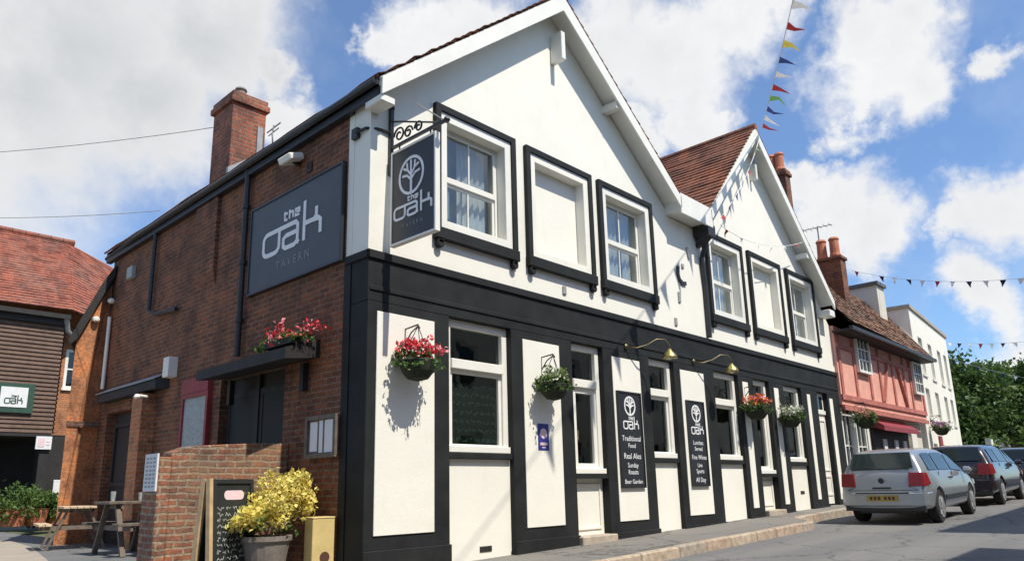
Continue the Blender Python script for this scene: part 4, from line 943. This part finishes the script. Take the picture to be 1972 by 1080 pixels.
for xx, lb in ((24.9, 'nearer dark vent cowl on the white house roof'), (25.5, 'second dark vent cowl, farther back on the white house roof')):
    b = MB(); b.lathe((xx, 2.2, 6.6), [(.14, 0), (.14, 1.3), (.2, 1.32), (.2, 1.5)], 10); tag(b.build('roof_vent', 'slate'), lb, 'vent', 'vent cowls on the white house roof')
# plain house far along the street, with low wall
fh = thing('distant_cottage', 'small white cottage half hidden behind the trees and cars', 'building', (50, 4, 1.1))
b = MB(); b.wall([(47, 1), (58, 1), (58, 3.9), (47, 3.9)], [[(49, 2.0), (50.3, 2.0), (50.3, 3.3), (49, 3.3)], [(53, 2), (54.3, 2), (54.3, 3.3), (53, 3.3)]], -.4, -.1); b.box(47, 47.3, -.099, 6, 1, 3.9); b.box(57.7, 58, -.099, 6, 1, 3.9); b.build('wall', 'white', fh)
b = MB(); slope_tiles(b, (46.7, -.7, 3.8), (58.3, -.7, 3.8), (46.7, 2.8, 6.0), (58.3, 2.8, 6.0), 12, 20); b.add([(46.7, -.7, 3.78), (58.3, -.7, 3.78), (58.3, 2.8, 5.98), (46.7, 2.8, 5.98)], [(0, 1, 2, 3)]); b.add([(46.7, 6.3, 3.78), (58.3, 6.3, 3.78), (58.3, 2.8, 5.98), (46.7, 2.8, 5.98)], [(0, 1, 2, 3)]); b.build('roof', 'slate', fh, fix=False)
for a in (49, 53):
    f = MB(); f.frame(a, a + 1.3, 2.0, 3.3, .08, -.3, -.2); fo = f.build('window', 'whitepaint', fh); g = MB(); g.box(a + .07, a + 1.23, -.24, -.23, 2.07, 3.23); g.build('pane', 'carglass', fo)

# ------------------------------------------------------------------ trees along the street
def tree(name, label, x, y, z, h, crown, seed, mats, trunk_r=.18, base=.14, n=150, per=60, leaf=.15, group='trees beyond the white house'):
    rr = random.Random(seed); t = thing(name, label, 'tree', (x, y, z), group)
    b = MB(); b.tube([(x, y, z - .3), (x + .05, y, z + h * .25), (x - .05, y + .1, z + h * .55)], trunk_r, 9, r2=trunk_r * .55)
    cs = []
    for k in range(n):
        th = rr.uniform(0, 6.28); ph = math.acos(rr.uniform(-.75, 1)); q = rr.uniform(.45, 1) ** .5
        wob = 1 + .22 * math.sin(3 * th + seed) * math.sin(2 * ph)
        cs.append((x + crown * q * wob * math.sin(ph) * math.cos(th), y + crown * q * wob * math.sin(ph) * math.sin(th), z + h * (base + (1 - base) * .5) + (h * (1 - base) * .5) * q * wob * math.cos(ph)))
    for c in cs[::6]: b.tube([(x, y, z + h * .35), ((x + c[0]) / 2, (y + c[1]) / 2, z + h * .5), c], trunk_r * .35, 6, r2=.02)
    b.build('trunk', 'bark', t)
    b = MB()
    for c in cs: b.leaves([c], per, crown * .13, leaf, [0, 0, 1] if rr.random() < .6 else [1, 2, 0], rr, flat=.4)
    b.build('crown', mats, t, fix=False)
GL = ['leaf_d', 'leaf', 'leaf_l']
tree('broadleaf_tree', 'tall dark broadleaf tree right beside the white house', 40.5, 2.6, 1.0, 6.3, 2.5, 31, GL)
tree('broadleaf_tree', 'rounded mid green tree second from the white house', 43.5, .7, 1.1, 5.9, 2.5, 32, GL)
tree('broadleaf_tree', 'lower spreading tree third from the white house', 48, -.8, 1.1, 4.9, 2.5, 33, GL)
tree('broadleaf_tree', 'distant dark tree rising at the right edge of the street', 58, -2.6, 1.1, 5.9, 2.9, 34, GL)
tree('garden_shrub', 'low light green shrub before the distant cottage', 45.6, -1.2, 1.1, 2.4, .75, 35, ['leaf', 'leaf_l', 'leaf_d'], .06, .1, 30, 40, .09)
gw = MB(); gw.box(38.5, 46.5, .8, 1.05, .9, 2.9); tag(gw.build('garden_wall', 'white'), 'long low white garden wall under the street trees', 'wall')
hg = thing('hedge', 'clipped dark hedge running below the street trees', 'hedge', (41, 1.8, 1))
b = MB(); rr = random.Random(5); b.leaves([(rr.uniform(37.5, 48), rr.uniform(1.3, 3.2), rr.uniform(1.0, 3.4)) for _ in range(170)], 30, .25, .11, [0, 0, 1], rr); b.build('foliage', ['leaf_d', 'leaf'], hg, fix=False)

# ------------------------------------------------------------------ cars
def make_car(name, label, paint, x, y, L=4.1, W=1.56, H=1.40, est=False, group='cars parked along the kerb'):
    t = thing(name, label, 'car', (x, y, S(x) - .128), group); t.rotation_euler = (0, -math.atan(.025), 0)
    w = W / 2; k = L / 4.1; hk = H / 1.40
    st = [(-2.05, .84, .36, .46, .57, .58, .88), (-2.045, .91, .30, .48, .62, .64, .92), (-2.0, .955, .27, .55, .88, .92, .88), (-1.95, .97, .26, .55, .93, .985, .84), (-1.885, .98, .25, .55, .945, 1.17, .79), (-1.80, .985, .24, .55, .95, 1.325, .75), (-1.6, 1, .24, .55, .95, 1.385, .73),
          (-.9, 1, .22, .55, .94, 1.40, .75), (-.2, 1, .22, .55, .93, 1.40, .75), (.3, 1, .22, .55, .92, 1.36, .75), (.75, 1, .22, .55, .91, 1.16, .79), (1.1, 1, .22, .55, .90, .955, .86), (1.5, .99, .23, .52, .83, .87, .86), (1.85, .96, .25, .50, .72, .76, .86), (2.02, .88, .28, .46, .60, .63, .85), (2.05, .80, .34, .45, .54, .55, .84)]
    def ring(s_):
        x_, ws, zb, zm, ze, zr, wr = s_; x_ *= k; zs = [q * hk for q in (zb, zm, ze, zr)]; zb, zm, ze, zr = zs; a = w * ws; c = w * wr * ws
        half = [(0, zb), (a * .9, zb), (a * .97, zb + .08), (a, zm), (a * .985, (zm + ze) / 2), (a * .95, ze), (c + .0, ze + (zr - ze) * .86 if zr - ze > .1 else zr - .01), (c * .86, zr - (.004 if zr - ze > .1 else 0)), (c * .45, zr + .012), (0, zr + .018)]
        return [(x_, p, q) for p, q in half] + [(x_, -p, q) for p, q in half[-2:0:-1]]
    rg = [ring(s_) for s_ in st]; n = len(rg[0]); vs = [p for g in rg for p in g]; fs = []
    for i in range(len(rg) - 1):
        for j in range(n): fs.append((i * n + j, i * n + (j + 1) % n, (i + 1) * n + (j + 1) % n, (i + 1) * n + j))
    fs += [tuple(range(n)), tuple(range((len(rg) - 1) * n, len(rg) * n))]
    b = MB(); b.add(vs, fs); bo = b.build('body', paint, t, world=False); sb = bo.modifiers.new('s', 'SUBSURF'); sb.levels = 2; sb.render_levels = 2
    AX = (-1.22 * k, 1.27 * k); rw = .30 * hk
    cut = MB()
    for ax in AX: cut.lathe((ax, 0, rw), [(rw + .075, -w - .2), (rw + .075, -w + .24)], 28, axis='y'); cut.lathe((ax, 0, rw), [(rw + .075, w - .24), (rw + .075, w + .2)], 28, axis='y')
    cob = cut.build('cut', 'plastic', t, world=False)
    md = bo.modifiers.new('b', 'BOOLEAN'); md.operation = 'DIFFERENCE'; md.object = cob; md.solver = 'EXACT'
    bpy.context.view_layer.update(); dg = bpy.context.evaluated_depsgraph_get(); me = bpy.data.meshes.new_from_object(bo.evaluated_get(dg)); bo.modifiers.clear(); bo.data = me; bpy.data.objects.remove(cob)
    for p in me.polygons: p.use_smooth = True
    me.set_sharp_from_angle(angle=R(32))
    def side(x_, tt, s_):
        for q, r_ in zip(st, st[1:]):
            if q[0] <= x_ <= r_[0]:
                u = (x_ - q[0]) / (r_[0] - q[0]); m = [q[i] + (r_[i] - q[i]) * u for i in range(7)]; break
        _, ws, zb, zm, ze, zr, wr = m; ze *= hk; zr *= hk; a = w * ws * .95; c = w * wr * ws; zt = ze + (zr - ze) * .86
        return V((x_ * k, s_ * (a + (c - a) * tt + .008), ze + (zt - ze) * tt))
    for s_ in (-1, 1):
        g = MB()
        for x0, x1, xt0, xt1 in ((-1.58, -.98, -1.50, -1.0), (-.92, -.05, -.92, -.1), (.03, .98, .0, .42)):
            P = [side(x0, .10, s_), side((x0 + x1) / 2, .10, s_), side(x1, .10 if x1 < .9 else .05, s_), side(xt1, .93, s_), side((xt0 + xt1) / 2, .93, s_), side(xt0, .93, s_)]
            g.poly(P if s_ < 0 else P[::-1])
        g.build('side_window', 'carglass', bo, fix=False)
        d = MB(); d.tube([side(-1.0, .02, s_), side(-1.0, .02, s_) + V((0, s_ * .002, -.5 * hk))], .006, 4); d.tube([side(-.02, .02, s_), side(-.02, .02, s_) + V((0, s_ * .012, -.55 * hk))], .006, 4)
        d.box(-.32 * k, -.12 * k, s_ * w * .99 - .012, s_ * w * .99 + .012, .80 * hk, .83 * hk)
        d.bar((-.86 * k, s_ * (w + .006), .47 * hk), (.86 * k, s_ * (w + .006), .47 * hk), .02, .05); d.build('trim', 'plastic', bo)
        m = MB(); m.lathe((.80 * k, s_ * (w + .07), .93 * hk), [(.02, -.09), (.075, -.05), (.075, .05), (.02, .09)], 8, axis='y'); m.build('wing_mirror', paint, bo)
        lt = MB(); X0 = -2.085 * k
        yi, yo = s_ * w * .66, s_ * w * .99
        yi = s_ * w * .60; yo = s_ * w * .925
        lt.prism([(X0 + .02, yi, .70 * hk), (X0 + .045, yo, .70 * hk), (X0 + .085, yo * .97, .95 * hk), (X0 + .06, yi * 1.04, .95 * hk)], (.10, 0, 0)); lt.prism([(X0 + .05, yo, .70 * hk), (X0 + .27, s_ * (w + .004), .73 * hk), (X0 + .20, s_ * (w * .965), .94 * hk), (X0 + .09, yo * .97, .95 * hk)], (0, s_ * .012, 0))
        lt.build('tail_light', 'redlens', bo, bevel=.008)
        lt = MB(); lt.prism([(1.93 * k, s_ * w * .5, .60 * hk), (1.88 * k, s_ * w * .93, .62 * hk), (1.84 * k, s_ * w * .92, .72 * hk), (1.90 * k, s_ * w * .5, .70 * hk)], (.06, 0, .0)); lt.build('headlight', 'whitelens', bo)
    g = MB()
    def rearp(yf, z): # hatch surface
        x_ = -1.955 + (z - .985) / (1.345 - .985) * .155; return V((x_ * k - .034 + .02 * abs(yf) * 0, yf * w, z * hk + .01))
    g.poly([rearp(-.72, 1.02), rearp(.72, 1.02), rearp(.66, 1.315), rearp(-.66, 1.315)]); g.build('rear_window', 'carglass', bo, fix=False)
    g = MB(); g.poly([V((1.06 * k, -.80 * w, .99 * hk)), V((1.06 * k, .80 * w, .99 * hk)), V((.36 * k, .70 * w, 1.355 * hk)), V((.36 * k, -.70 * w, 1.355 * hk))]); g.build('windscreen', 'carglass', bo, fix=False)
    p = MB(); p.box(-2.06 * k, -2.048 * k, -.27, .27, .53 * hk - .055, .53 * hk + .05); pl = p.build('number_plate', 'plate', bo); pl.location = (-.062 * k, 0, -.04 * hk)
    p = MB()
    for i, yy in enumerate((-.2, -.13, -.06, .05, .12, .19)): p.box(-2.066 * k, -2.0605 * k, yy - .022, yy + .022, .53 * hk - .03, .53 * hk + .03)
    p.build('plate_characters', 'darkmark', pl)
    p = MB(); pl_ = [(-1.72, 1.012), (-1.95, .985), (-2.04, .90), (-2.09, .62), (-2.11, 0), (-2.09, -.62), (-2.04, -.90), (-1.95, -.985), (-1.72, -1.012), (-1.72, -.9), (-1.95, -.85), (-1.95, .85), (-1.72, .9)]
    p.prism([(q[0] * k, q[1] * w, .33 * hk) for q in pl_], (0, 0, .27 * hk)); bu = p.build('rear_bumper', paint, bo, bevel=.03)
    p = MB(); p.box(-2.118 * k, -2.08 * k, -.6 * w, .6 * w, .575 * hk, .595 * hk); p.box(-2.04 * k, -1.99 * k, -.9 * w, .9 * w, .25 * hk, .34 * hk); p.build('bumper_strip', 'plastic', bo, bevel=.006)
    p = MB(); XR = -2.052 * k
    p.tube([(XR, -.80 * w, .63 * hk), (XR, .80 * w, .63 * hk)], .005, 4)
    for s_ in (-1, 1): p.tube([(XR + .004, s_ * .80 * w, .63 * hk), (XR + .008, s_ * .60 * w, .70 * hk), (XR + .075, s_ * .62 * w, .95 * hk), (-1.94 * k, s_ * .76 * w, 1.0 * hk)], .005, 4)
    p.box(XR - .015, XR + .02, -.16, .16, .66 * hk, .69 * hk); p.build('hatch_lines', 'plastic', bo)
    p = MB(); p.lathe((-2.005 * k, 0, .80 * hk), [(.05, .01), (.055, -.01)], 14, axis='y'); p.xf(Matrix.Translation((-2.045 * k, 0, .81 * hk)) @ Matrix.Rotation(R(90), 4, 'Z') @ Matrix.Translation((2.005 * k, 0, -.80 * hk))); p.build('emblem', 'plastic', bo)
    p = MB(); p.tube([(-1.96 * k, .0, 1.02 * hk), (-1.985 * k, .28, 1.06 * hk)], .008, 5); p.build('wiper', 'plastic', bo)
    b = MB(); b.box(-1.9 * k, 1.8 * k, -w * .62, w * .62, .2 * hk, .42 * hk); b.build('underbody', 'plastic', t, world=False)
    for ax in AX:
        for s_ in (-1, 1):
            b = MB(); yo = s_ * (w - .015); b.lathe((ax, yo, rw), [(rw * .62, 0), (rw * .93, .005), (rw, -s_ * .03), (rw, -s_ * .17), (rw * .9, -s_ * .2)], 28, axis='y'); wo2 = b.build('wheel', 'rubber', t, world=False)
            b = MB(); b.lathe((ax, yo, rw), [(rw * .14, s_ * .006), (rw * .63, -s_ * .004), (rw * .66, -s_ * .05)], 24, axis='y')
            b.build('rim', 'plastic', wo2)
            b = MB()
            for q in range(6):
                a = q * math.pi / 3; b.bar((ax, yo + s_ * .008, rw), (ax + rw * .6 * math.cos(a), yo + s_ * .004, rw + rw * .6 * math.sin(a)), .055, .02, up=(0, 1, 0))
            b.lathe((ax, yo, rw), [(rw * .58, s_ * .003), (rw * .66, s_ * .010), (rw * .66, -s_ * .01)], 24, axis='y'); b.build('hubcap', 'alloy', wo2)
    return t
make_car('silver_hatchback', 'silver hatchback parked nearest, just past the pub end', 'silver', 12.35, -2.38)
make_car('maroon_car', 'dark maroon car parked in front of the silver hatchback', 'darkred', 18.6, -2.25, L=4.3, W=1.7, H=1.5)
make_car('navy_car', 'navy blue car parked third along the kerb', 'navy', 24.0, -2.5, L=4.2, W=1.65, H=1.42)
make_car('pale_car', 'pale grey green car parked farthest along the street', 'palecar', 30.5, -2.9, L=4.3, W=1.75, H=1.5)

# ------------------------------------------------------------------ bunting and wires
def bunting(label, pts, n, cols, size, group, seed, t0=0., t1=1., name='bunting', wind=(0, 0, 0)):
    rr = random.Random(seed); t = thing(name, label, 'bunting', pts[0], group)
    P = [V(p) for p in pts]
    def at(u):
        if len(P) == 2: return P[0].lerp(P[1], u)
        a = P[0].lerp(P[1], u); b_ = P[1].lerp(P[2], u); return a.lerp(b_, u)
    b = MB(); b.tube([at(k / 24) for k in range(25)], .008, 4); b.build('string', 'whitepaint', t)
    for k in range(n):
        u = t0 + (t1 - t0) * (k + .5) / n; p = at(u); d = (at(min(1, u + .01)) - at(max(0, u - .01))).normalized()
        dn = V((rr.uniform(-.35, .35) + wind[0], rr.uniform(-.35, .35) + wind[1], -1)).normalized(); s_ = size * rr.uniform(.85, 1.1)
        side_ = d.cross(dn).normalized()
        m = MB(); mid = p + dn * s_ * .5 + side_ * rr.uniform(-.06, .06)
        a, c, e = p - d * s_ * .42, p + d * s_ * .42, p + dn * s_ * 1.1 + side_ * rr.uniform(-.1, .1)
        m.add([a, c, mid - d * s_ * .2, mid + d * s_ * .2, e, a + side_ * .003, c + side_ * .003, mid - d * s_ * .2 + side_ * .003, mid + d * s_ * .2 + side_ * .003, e + side_ * .003],
              [(0, 1, 3, 2), (2, 3, 4), (5, 7, 8, 6), (7, 9, 8), (0, 2, 7, 5), (2, 4, 9, 7), (4, 3, 8, 9), (3, 1, 6, 8), (1, 0, 5, 6)])
        m.build('flag', FL[cols[k % len(cols)]], t, fix=False)
bunting('bright bunting stretched from the second gable peak out over the street', [(11.3, -.45, 9.35), (5.5, -3.6, 8.4), (-3.5, -8.9, 9.2)], 15, ['red', 'white', 'blue', 'green', 'red', 'white', 'blue', 'yellow'], .34, 'bunting over the street', 1, 0., .6, wind=(.95, -1.75, 0))
bunting('bunting draped down the left slope of the second gable', [(11.0, -.5, 9.0), (9.7, -.6, 7.3), (8.4, -.5, 6.2)], 7, ['green', 'blue', 'red', 'white', 'navy', 'red', 'red'], .19, 'bunting over the street', 2)
bunting('faint bunting across the face of the second gable', [(8.5, -.5, 6.15), (10.5, -.42, 5.95), (13.2, -.4, 6.9)], 6, ['red', 'white', 'white', 'white', 'white', 'red'], .15, 'bunting over the street', 5)
bunting('distant bunting across the street level with white chimney', [(22.3, 1.3, 8.4), (22, -3.0, 6.2), (22, -9, 7.2)], 22, ['red', 'white', 'navy', 'white', 'navy', 'white'], .20, 'bunting over the street', 3)
bunting('farther bunting across the street from white house corner', [(30.8, .5, 6.7), (30.5, -3.5, 5.7), (30.5, -9, 6.9)], 22, ['white', 'navy', 'white', 'red', 'white', 'navy'], .20, 'bunting over the street', 4)
bunting('farthest sagging bunting in front of the street trees', [(39, 2.2, 7.2), (38.5, -1, 5.4), (38, -4, 4.9)], 12, ['navy', 'white', 'navy', 'navy'], .22, 'bunting over the street', 6)
pl = MB(); pl.tube([(-6.5, 16.2, -.3), (-6.5, 16.2, 8.9)], .13, 10, r2=.09); tag(pl.build('utility_pole', 'bark'), 'wooden utility pole standing left of the yard', 'pole')
for a, c, lb in (((.35, 4.5, 7.35), (-6.5, 16.2, 8.62), 'upper overhead cable running to the brick chimney'), ((-.05, 6.6, 6.2), (-6.5, 16.2, 7.7), 'lower overhead cable running to the pub eaves')):
    b = MB(); A, B_ = V(a), V(c); b.tube([A.lerp(B_, k / 16) - V((0, 0, .35 * 4 * (k / 16) * (1 - k / 16))) for k in range(17)], .007, 5); tag(b.build('overhead_cable', 'greyiron'), lb, 'cable', 'overhead cables')

# ------------------------------------------------------------------ houses on the other side of the street (they shade the road)
def terrace(x0, x1, h, label, mat, nw):
    t = thing('terraced_house', label, 'building', ((x0 + x1) / 2, -9.2, 0), 'terraced houses opposite the pub')
    wx = [x0 + (x1 - x0) * (i + .5) / nw for i in range(nw)]; rows = [(1.0, 2.6), (3.9, 5.5)] + ([(6.3, 7.5)] if h > 8 else [])
    hl = [[(x - .5, a), (x + .5, a), (x + .5, c), (x - .5, c)] for x in wx for a, c in rows]
    b = MB(); b.wall([(x0, -.2), (x1, -.2), (x1, h), (x0, h)], hl, -9.2, -9.5); b.box(x0, x0 + .3, -16, -9.501, -.2, h); b.box(x1 - .3, x1, -16, -9.501, -.2, h); b.box(x0 + .301, x1 - .301, -16, -15.7, -.2, h); b.box(x0 + .301, x1 - .301, -15.69, -9.501, h - .6, h - .5); b.build('wall', mat, t)
    b = MB(); b.box(x0 - .05, x1 + .05, -9.55, -9.12, h + .001, h + .12); b.build('parapet_coping', 'stone', t)
    for x in wx:
        for a, c in rows:
            f = MB(); f.frame(x - .5, x + .5, a, c, .07, -9.42, -9.32); f.box(x - .43, x + .43, -9.4, -9.34, (a + c) / 2 - .03, (a + c) / 2 + .03); fo = f.build('window', 'whitepaint', t)
            g = MB(); g.box(x - .44, x + .44, -9.385, -9.375, a + .06, c - .06); g.build('pane', 'carglass', fo)
terrace(-14, 7.05, 6.9, 'brick terrace opposite the pub with stone coping', 'brick', 8)
terrace(9.4, 36, 8.55, 'taller cream terrace opposite the parked cars', 'cream', 10)

# ------------------------------------------------------------------ render settings
sc = bpy.context.scene
sc.view_settings.view_transform = 'Standard'; sc.view_settings.look = 'None'; sc.view_settings.exposure = 0.22; sc.view_settings.gamma = 1
sc.render.engine = 'CYCLES'; sc.cycles.use_denoising = True
sc.cycles.max_bounces = 8; sc.cycles.transparent_max_bounces = 12
